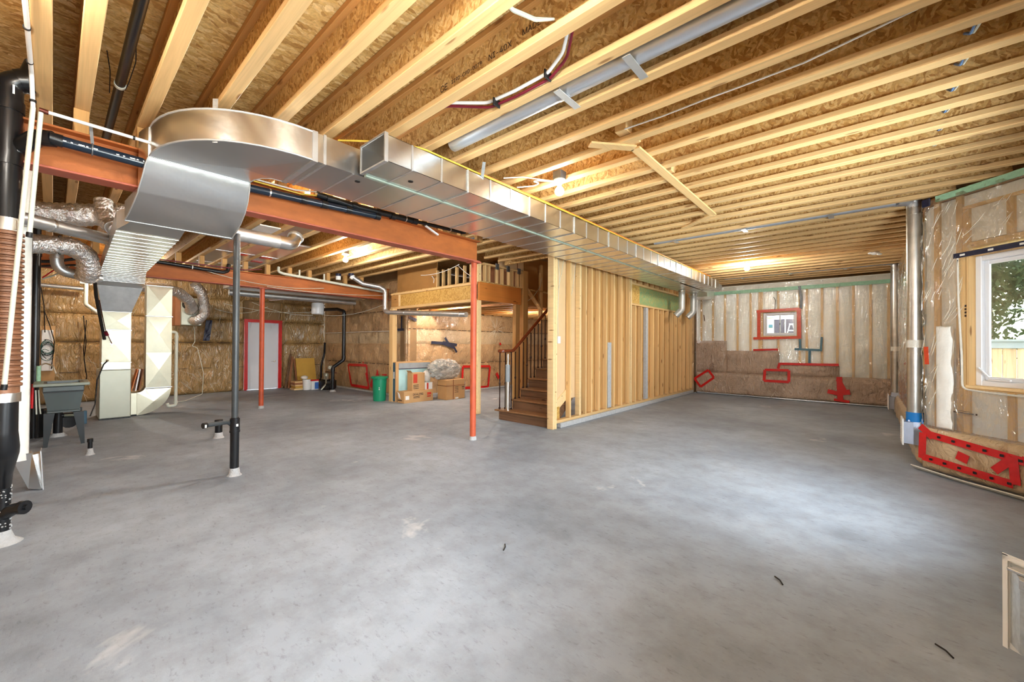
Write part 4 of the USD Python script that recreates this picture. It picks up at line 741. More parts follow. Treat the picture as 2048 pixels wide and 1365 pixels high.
# round supply pipes between the joists
def strap_at(t, x, y, z, r): part(t, 'strap', [box(x - .025, x + .025, y - r - .05, y + r + .09, z - r - .006, z - r - .001), ], 'galv_dull', label='sheet-metal strap')
t = thing('round_duct', 'blue-grey round duct strapped between joists near the camera', 'duct', (-1.6, 2.31, 3.17))
part(t, 'pipe', cyl((-2.74, 2.315, 3.165), (.45, 2.315, 3.165), .062, 20), 'galv_blue', smooth=60)
for x in (-1.555, -1.06): strap_at(t, x, 2.315, 3.165, .062)
part(t, 'coupling', [cyl((-1.62, 2.315, 3.165), (-1.57, 2.315, 3.165), .065, 20)], 'galv_round', smooth=40); part(t, 'hanger_tab', bar((-2.66, 2.62, 3.09), (-2.80, 2.72, 2.94), .03, .004), 'galv_spangle', label='loose galvanised hanger strip')
def riser(name, label, x, y, pipe_y, xin, zt, zb, tapez, cyan, mirror, foot):
    t = thing(name, label, 'duct', (x, y, 0))
    part(t, 'pipe', cyl((x, y, zb), (x, y, 3.07), .071, 22), 'galv_riser', smooth=60)
    part(t, 'joint_ring', [cyl((x, y, z), (x, y, z + .012), .074, 22) for z in (zb + .78, 2.98)], 'galv', smooth=40)
    part(t, 'clear_band', cyl((x, y, zb + .86), (x, y, zb + .95), .0745, 22), 'clear_tape', smooth=40, label='band of clear tape')
    el = part(t, 'elbow', tube(fillet([(x, y, 3.06), (x, y, 3.165), (x - .16, pipe_y, 3.165)], .10, 8), .071, 20), 'galv_round', smooth=60)
    t2 = thing('round_duct', mirror, 'duct', (-1, pipe_y, 3.165)); part(t2, 'pipe', cyl((x - .165, pipe_y, 3.165), (xin, pipe_y, 3.165), .062, 18), 'galv_blue', smooth=60)
    for xx in (-.35, -1.35, -2.35):
        if xx > xin: part(t2, 'strap', box(xx - .03, xx + .03, pipe_y - .10, pipe_y + .10, 3.096, 3.10), 'galv_spangle')
    if cyan: part(t, 'tape_band', cyl((x, y, zb - .02), (x, y, zb + .09), .078, 22), 'tape_cyan', smooth=40, label='blue masking tape around the boot')
    b0 = [(x - .06, y - .06, zb), (x + .06, y - .06, zb), (x + .06, y + .06, zb), (x - .06, y + .06, zb)]
    b1_ = [(x - .10, y - .13, foot), (x + .055, y - .10, foot - .02), (x + .055, y + .10, foot - .02), (x - .10, y + .09, foot)]
    part(t, 'boot', [hexa(b1_, b0), hexa([(x - .10, y - .13, foot), (x - .02, y - .13, foot), (x - .02, y + .09, foot), (x - .10, y + .09, foot)], [(x - .10, y - .13, foot + .25), (x - .02, y - .13, foot + .25), (x - .02, y + .09, foot + .25), (x - .10, y + .09, foot + .25)])], 'boot_blue', label='flared sheet-metal boot')
    g = part(t, 'register', box(x - .118, x - .102, y - .17, y + .12, foot - .02, foot + .29, .004), 'white', label='white register grille')
    for z in np.arange(foot + .02, foot + .26, .022): part(g, 'louvre', box(x - .122, x - .117, y - .145, y + .095, z, z + .012, .002), 'vinyl')
    return t
riser('duct_riser', 'shiny round duct riser with blue tape above its boot, nearer one on the right wall', .43, 6.80, 6.715, -2.7, 3.07, .53, 0, True, 'grey round duct between joists, joining the blue-taped riser', .26)
riser('duct_riser', 'round duct riser in the far right corner, partly wrapped in clear plastic', .445, 11.55, 11.44, -2.75, 3.07, .45, 0, False, 'grey round duct between the last joists by the far wall', .12)
t = thing('duct_boot', 'galvanised duct boot with white register frame at the right picture edge', 'duct boot', (.5, 2.4, .25))
A_, B_ = np.array([.402, 2.49, 0]), np.array([.62, 2.27, 0]); e_ = (B_ - A_) / np.linalg.norm(B_ - A_); bk = np.array([-.16, -1.0, 0])
def plate(a, b, z0, z1, d0, d1): return hexa([A_ + e_ * a + bk * d0 + [0, 0, z0], A_ + e_ * b + bk * d0 + [0, 0, z0], A_ + e_ * b + bk * d1 + [0, 0, z0], A_ + e_ * a + bk * d1 + [0, 0, z0]], [A_ + e_ * a + bk * d0 + [0, 0, z1], A_ + e_ * b + bk * d0 + [0, 0, z1], A_ + e_ * b + bk * d1 + [0, 0, z1], A_ + e_ * a + bk * d1 + [0, 0, z1]])
part(t, 'register_frame', [plate(0, .31, .225, .585, -.012, .0), plate(0, .016, .225, .585, 0, .012), plate(0, .31, .568, .585, 0, .012)], 'white', label='white register frame')
part(t, 'box', hexa([A_ + e_ * .024 + [0, 0, .25], A_ + e_ * .29 + [0, 0, .25], A_ + e_ * .25 + bk * .11 + [0, 0, .23], A_ + e_ * .05 + bk * .10 + [0, 0, .275]], [A_ + e_ * .024 + [0, 0, .56], A_ + e_ * .29 + [0, 0, .56], A_ + e_ * .25 + bk * .11 + [0, 0, .545], A_ + e_ * .05 + bk * .10 + [0, 0, .545]]), 'galv_spangle')
part(t, 'folded_edge', [bar(A_ + e_ * .048 + bk * .103 + [0, 0, .53], A_ + e_ * .25 + bk * .113 + [0, 0, .53], .006, .034, .002)], 'galv_round', label='folded sheet-metal edge'); part(t, 'folded_edge', bar(A_ + e_ * .03 + bk * .04 + [0, 0, .555], A_ + e_ * .26 + bk * .06 + [0, 0, .565], .05, .012, .003), 'galv_round', label='folded sheet-metal edge')
part(t, 'screw', [cyl(A_ + e_ * .085 + bk * .10 + [0, 0, .41], A_ + e_ * .085 + bk * .112 + [0, 0, .41], .007, 10), cyl(A_ + e_ * .065 + bk * .10 + [0, 0, .53], A_ + e_ * .065 + bk * .112 + [0, 0, .53], .004, 10)], 'band_steel')
part(t, 'neck', hexa([A_ + e_ * .16 + [0, 0, .56], A_ + e_ * .29 + [0, 0, .56], A_ + e_ * .25 + bk * .10 + [0, 0, .55], A_ + e_ * .14 + bk * .10 + [0, 0, .55]], [(.56, 2.38, .72), (.66, 2.34, .72), (.66, 2.24, .72), (.56, 2.26, .72)]), 'galv_spangle')
# foil boot and riser on the left wall
t = thing('duct_riser', 'plastic-wrapped duct riser ending in a foil boot near the black stack', 'duct', (-5.9, -.21, 0))
part(t, 'pipe', cyl((-5.9, -.19, .34), (-5.9, -.19, 3.09), .055, 18), 'galv_round', smooth=60)
part(t, 'wrap', sheet((-5.88, -.285, .30), (0, .145, 0), (0, 0, 2.75), 10, 60, lambda s, q: .05 * np.sqrt(np.clip(1 - ((s - .0725) / .0725) ** 2, 0, 1)) + creases(4, .02, 20, 5)(s, q), 0.01), 'batt_white', smooth=50, label='milky plastic wrapping')
part(t, 'boot', hexa([(-5.90, -.14, .02), (-5.86, -.06, .0), (-5.98, -.04, .0), (-6.02, -.12, .02)], [(-5.84, -.25, .37), (-5.84, -.12, .36), (-5.96, -.12, .36), (-5.96, -.25, .37)]), 'galv', label='foil-bright boot'); part(t, 'boot_outlet', [hexa([(-5.90, -.13, .02), (-5.88, -.05, .0), (-6.0, -.045, .0), (-6.0, -.13, .02)], [(-5.90, -.13, .33), (-5.88, -.065, .345), (-6.0, -.06, .345), (-6.0, -.13, .33)])], 'galv')
part(t, 'boot_flange', hexa([(-5.84, -.05, .0), (-5.84, -.044, .0), (-6.02, -.042, .0), (-6.02, -.048, .0)], [(-5.84, -.07, .37), (-5.84, -.064, .37), (-6.02, -.062, .37), (-6.02, -.068, .37)]), 'galv_round', label='thin flange plate')

# flexible and round ducts over the utility corner
t = thing('flex_duct', 'fat crinkled foil hose just under the beam, left of the pale pipes', 'flexible duct', (-6.3, .2, 2.7))
part(t, 'hose', flex([(-6.5, -.27, 2.74), (-6.5, -.05, 2.75), (-6.5, .20, 2.80), (-6.5, .52, 2.89), (-6.5, .85, 2.96)], .12, 3), 'foil', smooth=50)
t = thing('flex_duct', 'second crinkled foil hose, lower, bending down beside the lower trunk', 'flexible duct', (-7.2, .1, 2.5))
part(t, 'hose', flex([(-6.9, -.28, 2.46), (-7.0, -.12, 2.50), (-7.05, .12, 2.53), (-7.15, .26, 2.46), (-7.25, .285, 2.30), (-7.35, .27, 2.20)], .105, 5, .12), 'foil', smooth=50)
part(t, 'tie', [tube([(-7.0 - .11 * math.cos(a) * .3, .04 + .02 * math.cos(a), 2.52 + .113 * math.sin(a)) for a in np.linspace(0, 2 * PI, 20)], .004, 6)], 'black', label='black tie around the hose')
t = thing('round_duct', 'straight grey metal pipe between the two foil hoses', 'duct', (-6.0, .1, 2.6))
part(t, 'pipe', cyl((-5.55, -.33, 2.50), (-6.2, .38, 2.52), .060, 18), 'galv_round', smooth=60); part(t, 'elbow', tube(fillet([(-6.2, .37, 2.52), (-6.23, .46, 2.515), (-6.35, .47, 2.49)], .06), .066, 18), 'galv', smooth=60); part(t, 'joint_ring', [cyl((-5.82, -.035, 2.508), (-5.835, -.02, 2.5085), .065, 18)], 'galv', smooth=40)
t = thing('round_duct', 'segmented grey metal elbow below the lower foil hose', 'duct', (-7.6, .1, 2.3))
part(t, 'pipe', tube(fillet([(-7.7, .02, 2.62), (-7.7, .02, 2.30), (-7.75, .34, 2.26), (-7.8, .40, 2.26)], .15), .062, 18), 'galv_round', smooth=60)
part(t, 'segment_ring', [cyl(a, b, .0655, 18) for a, b in (((-7.7, .02, 2.45), (-7.7, .02, 2.46)), ((-7.715, .075, 2.325), (-7.717, .085, 2.318)), ((-7.735, .20, 2.278), (-7.737, .21, 2.277)))], 'galv', smooth=40)
t = thing('flex_duct', 'small foil hose with bright takeoff collar right under the beam end of the duct', 'flexible duct', (-6.4, .42, 2.8))
part(t, 'hose', flex([(-6.15, .34, 2.92), (-6.12, .34, 2.78), (-6.05, .37, 2.66), (-5.95, .41, 2.60)], .075, 8, .1), 'foil', smooth=50); part(t, 'collar', cyl((-5.97, .40, 2.615), (-5.90, .43, 2.575), .07, 18), 'galv_blue', smooth=40)
t = thing('round_duct', 'grey round duct with flared elbow crossing below the joists behind the beam', 'duct', (-6.1, 1.6, 2.85))
part(t, 'pipe', cyl((-6.05, 1.15, 2.80), (-6.12, 2.10, 2.80), .088, 22), 'galv_round', smooth=60); part(t, 'elbow', tube(fillet([(-6.115, 2.05, 2.80), (-6.12, 2.22, 2.80), (-6.2, 2.30, 2.93)], .1, 8), .09, 20), 'galv', smooth=60); part(t, 'flange', cyl((-6.19, 2.29, 2.915), (-6.205, 2.305, 2.94), .105, 20), 'galv_spangle', smooth=40)
for q, (y0, y1, xa, xb) in enumerate(((1.96, 2.22, -12.6, -6.7), (2.33, 2.59, -12.6, -5.2), (2.70, 3.02, -12.6, -7.4))):
    t = thing('panned_joist', ('sheet-metal pan closing the joist bay, ' + ('leftmost of three', 'middle one of three', 'right one of three, reflecting the lamp')[q]), 'duct pan', ((xa + xb) / 2, y0, 3.12))
    part(t, 'pan', box(xa, xb, y0 - .014, y1 + .004, 3.118, 3.121), 'galv')
    for x in np.arange(xa + .6, xb, 1.5): part(t, 'lap_seam', box(x - .012, x + .012, y0 - .014, y1 + .004, 3.113, 3.118), 'galv_round')
    if q: 
        for dx in (0, .55)[:q + 0]: part(t, 'red_marking', box(-9.2 - dx, -9.05 - dx, y0 + .02, y1 - .1, 3.108, 3.113), 'tape_red', label='strip of red tape')
one('light_panel', box(-7.05, -6.55, 1.945, 2.225, 3.096, 3.115, .004), 'white', 'pale square board let in between two joists behind the beam', 'board')
t = thing('round_duct', 'bright zigzag round duct dropping beside the sunken platform and running along its rim', 'duct', (-8.9, 5.4, 2.2))
part(t, 'pipe', tube(fillet([(-9.35, 4.75, 3.02), (-9.25, 5.0, 2.86), (-9.02, 5.30, 2.80), (-8.93, 5.40, 2.72), (-8.92, 5.40, 2.20), (-8.78, 5.42, 2.165), (-5.98, 5.42, 1.99)], .09, 8), .055, 18), 'galv_round', smooth=60)
part(t, 'joint_ring', [cyl((-8.92, 5.40, z), (-8.92, 5.40, z + .012), .059, 18) for z in (2.30, 2.62)] + [cyl((x, 5.42, 2.165 - (x + 8.78) * .0625), (x + .012, 5.42, 2.164 - (x + 8.78) * .0625), .059, 18) for x in (-8.1, -7.1, -6.15)], 'galv', smooth=40)
part(t, 'taped_collar', [cyl((-9.36, 4.74, 3.03), (-9.33, 4.79, 2.99), .062, 18)], 'white', smooth=40); part(t, 'taped_cap', cyl((-9.36, 4.74, 3.09), (-9.36, 4.74, 3.03), .065, 18), 'tape_navy', smooth=40, label='navy taped cap')
t = thing('duct_stub', 'white pipe stub with navy tape under the joists beside the zigzag duct', 'duct', (-9.6, 4.55, 3.0)); part(t, 'stub', cyl((-9.62, 4.55, 2.94), (-9.62, 4.55, 3.03), .06, 18), 'white', smooth=40); part(t, 'cap', cyl((-9.62, 4.55, 3.03), (-9.62, 4.55, 3.09), .063, 18), 'tape_navy', smooth=40, label='navy taped cap')
t = thing('round_duct', 'silver duct run behind the far beam along the utility wall', 'duct', (-11.4, 4, 2.55)); part(t, 'pipe', cyl((-11.4, 2.75, 2.60), (-11.4, 5.9, 2.60), .07, 18), 'galv_round', smooth=60)
part(t, 'elbow', tube(fillet([(-11.4, 4.0, 2.60), (-11.5, 3.95, 2.60), (-12.2, 3.9, 2.62)], .05), .072, 18), 'galv', smooth=60)
one('flat_duct', box(-11.25, -10.75, 2.60, 5.95, 2.66, 2.86, .006), 'galv', 'flat silver duct boxed in above the far door', 'duct')
one('taped_duct', [bar((-5.9, 4.575, 3.17), (-4.4, 4.575, 3.17), .14, .10, .03)], 'galv_blue', 'plastic-wrapped pale duct lying past the beam end', 'duct')

# ================================================================ furnace corner
t = thing('furnace', 'tall furnace with plain grey cabinet below shiny cross-broken plenum', 'furnace', (-10.6, .76, 0))
part(t, 'cabinet', box(-11.0, -10.25, .545, .965, .02, .90, .012), 'cabinet'); part(t, 'cabinet_panel', box(-10.25, -10.243, .555, .955, .03, .885, .003), 'cabinet')
part(t, 'toe_base', box(-11.0, -10.27, .55, .96, 0, .02), 'black')
def xbreak(x, y0, y1, z0, z1, d=.012, depth=.5, push=1):
    c = (x + d, (y0 + y1) / 2, (z0 + z1) / 2); q = [(x, y0, z0), (x, y1, z0), (x, y1, z1), (x, y0, z1)]; b = [(x - depth, *p[1:]) for p in q]
    v = q + [c] + b; f = [[0, 1, 4], [1, 2, 4], [2, 3, 4], [3, 0, 4], [5, 7, 6], [5, 8, 7]]
    for i in range(4): j = (i + 1) % 4; f += [[i, 5 + i, 5 + j], [i, 5 + j, j]]
    m = tm(v, f); m.fix_normals(); return m
for z0, z1 in ((.90, 1.02), (1.03, 1.615), (1.625, 1.955)): part(t, 'plenum', xbreak(-10.26, .575, .955, z0, z1, .02 if z1 - z0 > .2 else .0), 'galv_warm')
part(t, 'plenum_joint', [box(-10.262, -10.25, .565, .965, z - .008, z + .008, .002) for z in (1.025, 1.62, 1.955)], 'galv_round')
part(t, 'line_cap', [cyl((-10.245, .70, 1.37), (-10.23, .70, 1.37), .022, 14)], 'brass', smooth=40)
part(t, 'gas_line', [tube(fillet([(-10.22, .645, 1.06), (-10.24, .60, 1.0), (-10.24, .52, .72), (-10.24, .50, .30), (-10.2, .44, .10)], .05), .010, 8)], 'black', smooth=60, label='black hose down the cabinet side'); part(t, 'hose_end', cyl((-10.225, .645, 1.06), (-10.215, .648, 1.08), .018, 12), 'brass')
t = thing('refrigerant_line', 'black insulated pipe coming down beside the trunk to the furnace coil', 'pipe', (-10, .5, 2))
part(t, 'insulation', tube(fillet([(-9.22, .40, 2.64), (-9.25, .42, 2.5), (-9.7, .47, 2.15), (-10.15, .60, 1.45)], .10), .024, 10), 'rubber', smooth=60)
part(t, 'thin_line', wire([(-9.6, .50, 2.1), (-10.0, .60, 1.62), (-10.22, .70, 1.37)], .006), 'copper_dark', smooth=60); part(t, 'sight_glass', cyl((-10.05, .605, 1.58), (-10.09, .63, 1.52), .026, 14), 'burgundy', smooth=40, label='red valve body')
t = thing('return_riser', 'cross-broken return duct riser with curved boot into the furnace side', 'duct', (-10.5, 1.35, 0))
for z0, z1 in ((.52, 1.20), (1.20, 1.90), (1.915, 2.50)): part(t, 'panel', xbreak(-10.40, 1.18, 1.56, z0, z1, .03, .26), 'galv_warm')
part(t, 'joint', [box(-10.405, -10.385, 1.165, 1.575, z - .010, z + .010, .003) for z in (.52, 1.908, 2.50)], 'galv_round')
pg = [(1.56, .50)] + [(1.06 + .50 * math.cos(a), .50 - .49 * math.sin(a)) for a in np.linspace(.1, PI / 2, 10)] + [(1.06, .44)] + [(1.06 + .12 * math.sin(a), .56 - .12 * math.cos(a)) for a in np.linspace(.2, 1.3, 5)] + [(1.18, .50)]
v = [(-10.40, y, z) for y, z in pg] + [(-10.66, y, z) for y, z in pg]; n_ = len(pg); cc = [(-10.37, 1.30, .26)]; f = []
for i in range(n_): j = (i + 1) % n_; f += [[i, j, n_ + j], [i, n_ + j, n_ + i], [i, 2 * n_, j], [n_ + i, n_ + j, 2 * n_ + 1]]
m = tm(v + cc + [(-10.66, 1.30, .26)], f); m.fix_normals(); part(t, 'curved_boot', m, 'galv_warm')
part(t, 'collar', box(-10.66, -10.39, .97, 1.06, .03, .44, .004), 'galv_warm')
for (nm_, y_, m_, l_, th, tilt) in (('leaflet', 1.02, 'orange_paper', 'orange and grey leaflet leaning between furnace and riser', .012, .05), ('filter_board', 1.075, 'white', 'white flat board leaning between furnace and riser', .02, .02), ('cardboard_sheet', 1.125, 'cardboard_dark', 'brown flat sheet leaning between furnace and riser', .018, .02)):
    one(nm_, hexa([(-10.45, y_ - .04, .47), (-10.45, y_ - .04 + th, .47), (-10.72, y_ - .04 + th, .47), (-10.72, y_ - .04, .47)], [(-10.45, y_ + tilt, .88), (-10.45, y_ + tilt + th, .88), (-10.72, y_ + tilt + th, .88), (-10.72, y_ + tilt, .88)]), m_, l_, 'board')
t = thing('vent_pipe', 'cream plastic pipe standing right of the riser, with bends at both ends', 'pipe', (-10.9, 1.75, 0))
part(t, 'pipe', tube(fillet([(-10.95, 1.62, 1.62), (-10.95, 1.72, 1.62), (-10.95, 1.72, .07), (-10.95, 1.60, .07), (-10.95, 1.58, .13)], .05), .030, 14), 'pvc', smooth=60); part(t, 'coupling', [cyl((-10.95, 1.72, z), (-10.95, 1.72, z + .05), .036, 14) for z in (.12, 1.50)], 'pvc', smooth=40)
t = thing('vent_pipe', 'cream plastic pipe bending on the wall left of the furnace', 'pipe', (-12.5, .45, 2.4)); part(t, 'pipe', tube(fillet([(-12.5, .36, 2.66), (-12.5, .45, 2.66), (-12.5, .45, 2.20), (-12.5, .72, 1.95)], .06), .036, 14), 'pvc', smooth=60)
t = thing('ventilator', 'pale grey ventilator box hung by the utility wall with two foil hoses', 'ventilator', (-13.2, 2.3, 1.8)); part(t, 'case', box(-13.45, -13.05, 2.13, 2.56, 1.84, 2.55, .015), 'cabinet'); part(t, 'side_board', box(-13.5, -13.06, 2.02, 2.125, 1.83, 2.75), 'cardboard_dark', label='brown backing board'); part(t, 'port', [cyl((-13.06, 2.28, 2.36), (-13.0, 2.28, 2.38), .13, 20), cyl((-13.06, 2.40, 1.97), (-13.0, 2.40, 1.97), .11, 20)], 'black', smooth=40, label='black hose port')
t = thing('flex_duct', 'foil hose running from behind the riser into the top of the ventilator', 'flexible duct', (-12.8, 2, 2.6)); part(t, 'hose', flex([(-11.9, 1.20, 2.62), (-12.2, 1.7, 2.64), (-12.4, 1.98, 2.60), (-12.6, 2.22, 2.42), (-12.75, 2.30, 2.24), (-13.0, 2.31, 2.22)], .115, 11, .15), 'foil', smooth=50)
t = thing('flex_duct', 'foil hose looping down to the lower port of the ventilator', 'flexible duct', (-12.8, 2.5, 2.3)); part(t, 'hose', flex([(-12.5, 2.30, 2.86), (-12.6, 2.46, 2.66), (-12.7, 2.53, 2.4), (-12.75, 2.55, 2.12), (-12.85, 2.42, 1.95), (-13.0, 2.38, 1.97)], .11, 13, .15), 'foil', smooth=50)
one('hanging_cloth', wf and sheet((-13.2, 2.62, 1.45), (0, .14, 0), (0, .06, .55), 8, 20, creases(33, .04, 16, 8), .01), 'tape_navy', 'dark blue speckled scrap hanging below the ventilator hoses', 'scrap', smooth=50)
t = thing('cable', 'thin white cable looping from the ventilator down to the floor', 'cable', (-12.8, 2.5, 0)); part(t, 'wire', wire([(-13.3, 2.45, 1.80), (-13.25, 2.46, 1.42), (-13.2, 2.38, 1.30), (-13.2, 2.5, 1.28), (-13.1, 2.62, .6), (-12.6, 2.50, .10), (-12.2, 2.1, .012), (-12.1, 1.85, .01)], .008, 6, .12), 'pvc', smooth=60)

# laundry tub
t = thing('laundry_tub', 'dark grey plastic laundry tub on four splayed legs against the left wall', 'sink', (-8.5, .1, 0))
ring = lambda x0, x1, y0, y1, z: [(x1, y0, z), (x1, y1, z), (x0, y1, z), (x0, y0, z)]
part(t, 'basin', loft([ring(-8.62, -8.17, -.04, .25, .475), ring(-8.66, -8.14, -.08, .285, .72), ring(-8.66, -8.14, -.08, .285, .84), ring(-8.63, -8.17, -.05, .255, .84), ring(-8.60, -8.20, -.02, .225, .50)]), 'tub_grey')
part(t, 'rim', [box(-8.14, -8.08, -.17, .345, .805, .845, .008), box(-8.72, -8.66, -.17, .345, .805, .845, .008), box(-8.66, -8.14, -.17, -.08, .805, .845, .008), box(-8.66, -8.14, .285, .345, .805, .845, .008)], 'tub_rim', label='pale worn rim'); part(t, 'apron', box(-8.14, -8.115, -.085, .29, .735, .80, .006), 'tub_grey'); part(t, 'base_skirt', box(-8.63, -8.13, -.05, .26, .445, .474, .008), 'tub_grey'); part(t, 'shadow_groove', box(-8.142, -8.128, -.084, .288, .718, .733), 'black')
def leg(x, y, sx, sy): return hexa([(x - .02, y - .018, 0), (x + .02, y - .018, 0), (x + .02, y + .018, 0), (x - .02, y + .018, 0)], [(x - .035 - sx, y - .05 - sy, .444), (x + .035 - sx, y - .05 - sy, .444), (x + .035 - sx, y + .05 - sy, .444), (x - .035 - sx, y + .05 - sy, .444)])
for x, y, sx, sy in ((-8.16, -.055, .01, -.03), (-8.14, .285, .01, .045), (-8.66, -.055, -.01, -.03), (-8.66, .285, -.01, .045)): part(t, 'leg', leg(x, y, sx, sy), 'tub_dark')
t = thing('drain_pipe', 'thick black vertical pipe behind the laundry tub', 'pipe', (-8.75, -.17, 0)); part(t, 'pipe', cyl((-8.9, -.17, .03), (-8.9, -.17, 3.08), .045, 16), 'abs', smooth=60); part(t, 'coupling', [cyl((-8.9, -.17, z), (-8.9, -.17, z + .09), .054, 16) for z in (.9, 2.62)], 'abs', smooth=40); part(t, 'label', box(-8.843, -8.842, -.18, -.15, 2.66, 2.68), 'print_white', label='small white label')
t = thing('tub_faucet', 'pale green and chrome tap standing on the tub back rim', 'tap', (-8.69, -.1, .845)); part(t, 'body', [cyl((-8.69, -.13, .846), (-8.69, -.13, 1.06), .022, 12)], 'gasket_green', smooth=40); part(t, 'spout', tube(fillet([(-8.69, -.13, 1.05), (-8.68, -.07, 1.10), (-8.62, .0, 1.06), (-8.58, .03, .95)], .05), .010, 10), 'band_steel', smooth=60)
t = thing('valve_lines', 'red plastic water lines with white braided ends hanging left of the tub', 'water line', (-8.25, -.2, .5))
part(t, 'red_line', [wire([(-8.25, -.205, .86), (-8.24, -.20, .60), (-8.24, -.215, .50)], .016, 8), wire([(-8.25, -.17, .84), (-8.25, -.175, .52)], .012, 8)], 'red_plastic', smooth=60); part(t, 'braided_line', [wire([(-8.22, -.145, .76), (-8.22, -.14, .60), (-8.22, -.135, .44)], .008), wire([(-8.22, -.12, .76), (-8.22, -.11, .55), (-8.22, -.10, .44)], .008), wire([(-8.22, -.215, .50), (-8.22, -.215, .42)], .008)], 'pvc', smooth=60, label='white braided connector')
t = thing('sump_basin', 'black sump fittings crowded under and left of the tub', 'plumbing', (-8.9, .0, 0))
part(t, 'barrel', lathe([(.17, 0), (.19, .42), (.16, .44), (.0, .44)], (-9.22, -.18, 0), 20), 'black', smooth=40)
part(t, 'pipes', [cyl((-9.0, .06, .02), (-9.0, .06, .40), .05, 14), tube(fillet([(-9.0, .08, .30), (-9.0, .22, .30), (-9.02, .30, .28)], .05), .038, 12), cyl((-9.05, .17, .20), (-8.98, .17, .20), .09, 16), cyl((-9.0, .06, .38), (-9.0, .06, .43), .06, 14)], 'abs', smooth=50); part(t, 'fitting', [cyl((-8.97, .12, .30), (-8.97, .26, .295), .022, 10)], 'tub_rim', smooth=40, label='pale pipe fitting'); part(t, 'mortar_collar', tube([(-9.0, .06, 0), (-9.0, .06, .05)], [.10, .06], 14), 'mortar', smooth=40)
one('cleaner_jug', [box(-9.0, -8.88, .33, .41, .0 + .33, .62, .015)], 'box_blue', 'small blue container right of the tub', 'container') if False else None
t = thing('cleaner_box', 'small blue carton on the floor right of the tub', 'carton', (-9.88, .39, 0)); part(t, 'body', box(-9.95, -9.88, .33, .39, .02, .24, .006), 'box_teal')
t = thing('panel_box', 'white electrical panel on the back wall with a tangle of dark green wires', 'electrical panel', (-13.55, -.08, .76)); part(t, 'case', box(-13.62, -13.50, -.17, 0.0, .76, 1.66, .008), 'white'); part(t, 'backboard', box(-13.63, -13.58, -.26, .03, .50, 1.75), 'cardboard', label='plywood backboard')
for q in range(9):
    a = rng.uniform(0, 2 * PI); cz = 1.18 + rng.uniform(-.12, .12); pts = [(-13.48 + .03 * rng.random(), -.08 + .10 * math.cos(a + s), cz + .20 * math.sin(a + s) * (.5 + .5 * rng.random())) for s in np.linspace(0, 4.5, 9)]
    part(t, 'wire', wire(pts, .006, 5, .1), 'green_wire' if q % 3 else 'black', smooth=60)
t = thing('cables', 'loose black cables hanging down the back wall between stack and furnace', 'cable', (-13.4, .1, 0))
for pts in ([(-13.45, -.20, 2.7), (-13.45, -.14, 2.2), (-13.45, -.12, 1.6)], [(-13.45, -.14, 2.1), (-13.45, -.05, 1.75), (-13.45, .02, 1.4), (-13.45, -.02, .8)], [(-13.45, .45, 2.0), (-13.45, .50, 1.4), (-13.45, .47, 1.0), (-13.45, .52, .6), (-13.45, .46, .3)], [(-13.45, .50, 1.9), (-13.45, .46, 1.2), (-13.45, .50, .7)]): part(t, 'wire', wire(pts, .009, 6, .2), 'black', smooth=60)
t = thing('vent_line', 'grey metal pipe along the top of the back wall left of the furnace', 'pipe', (-13.3, .2, 2.6)); part(t, 'pipe', cyl((-13.3, -.28, 2.62), (-13.3, .5, 2.60), .045, 14), 'galv_round', smooth=60)
t = thing('cables', 'red and white cables looping from the far beam to the left', 'cable', (-9.5, 0, 2.6)); part(t, 'white_cable', wire([(-9.5, .16, 2.62), (-9.5, .10, 2.52), (-9.5, -.02, 2.42), (-9.5, -.12, 2.36)], .012), 'pvc', smooth=60); part(t, 'red_cable', wire([(-9.5, .10, 2.66), (-9.5, .0, 2.52), (-9.5, -.12, 2.38)], .010), 'red_plastic', smooth=60); part(t, 'white_cable', wire([(-9.5, .20, 2.62), (-9.5, .32, 2.55), (-9.5, .45, 2.52)], .008), 'pvc', smooth=60)
t = thing('cable_bundle', 'dark cable bundle stretched from the left wall to the trunk', 'cable', (-9, .2, 2.6)); part(t, 'bundle', [wire([(-9.0, -.28, 2.54), (-9.1, .0, 2.60), (-9.2, .26, 2.70), (-9.25, .40, 2.70)], .022, 8), wire([(-9.2, -.26, 2.50), (-9.3, .0, 2.56), (-9.3, .30, 2.62)], .014, 8)], 'rubber', smooth=60)

# ================================================================ plumbing on the left
t = thing('stack_pipe', 'tall black soil stack at the left picture edge with a ribbed copper-brown sleeve', 'pipe', (-4.35, -.215, 0))
sx, sy_ = -4.28, -.213; lx, ly = -4.50, -.222
part(t, 'upper_pipe', cyl((sx, sy_, 2.16), (sx, sy_, 2.98), .066, 24), 'abs', smooth=60)
part(t, 'elbow', tube(fillet([(sx, sy_, 2.94), (sx, sy_, 3.12), (sx + .02, sy_ + .10, 3.17), (sx + .02, sy_ + .13, 3.28)], .09, 8), .068, 20), 'abs', smooth=60); part(t, 'elbow_hub', [cyl((sx, sy_, 2.93), (sx, sy_, 3.00), .074, 22), cyl((sx + .012, sy_ + .05, 3.145), (sx + .018, sy_ + .085, 3.165), .074, 20)], 'abs', smooth=40); part(t, 'label', box(sx + .069, sx + .0705, sy_ + .02, sy_ + .03, 3.03, 3.09), 'print_white', label='small white sticker')
part(t, 'wye', tube(fillet([(sx, sy_, 2.60), (sx, sy_ + .04, 2.70), (sx + .10, sy_ + .13, 2.77), (sx + .14, sy_ + .20, 2.775)], .06), .052, 18), 'abs', smooth=60, label='wye branch'); part(t, 'wye_hub', [cyl((sx, sy_, 2.57), (sx, sy_, 2.66), .073, 22)], 'abs', smooth=40)
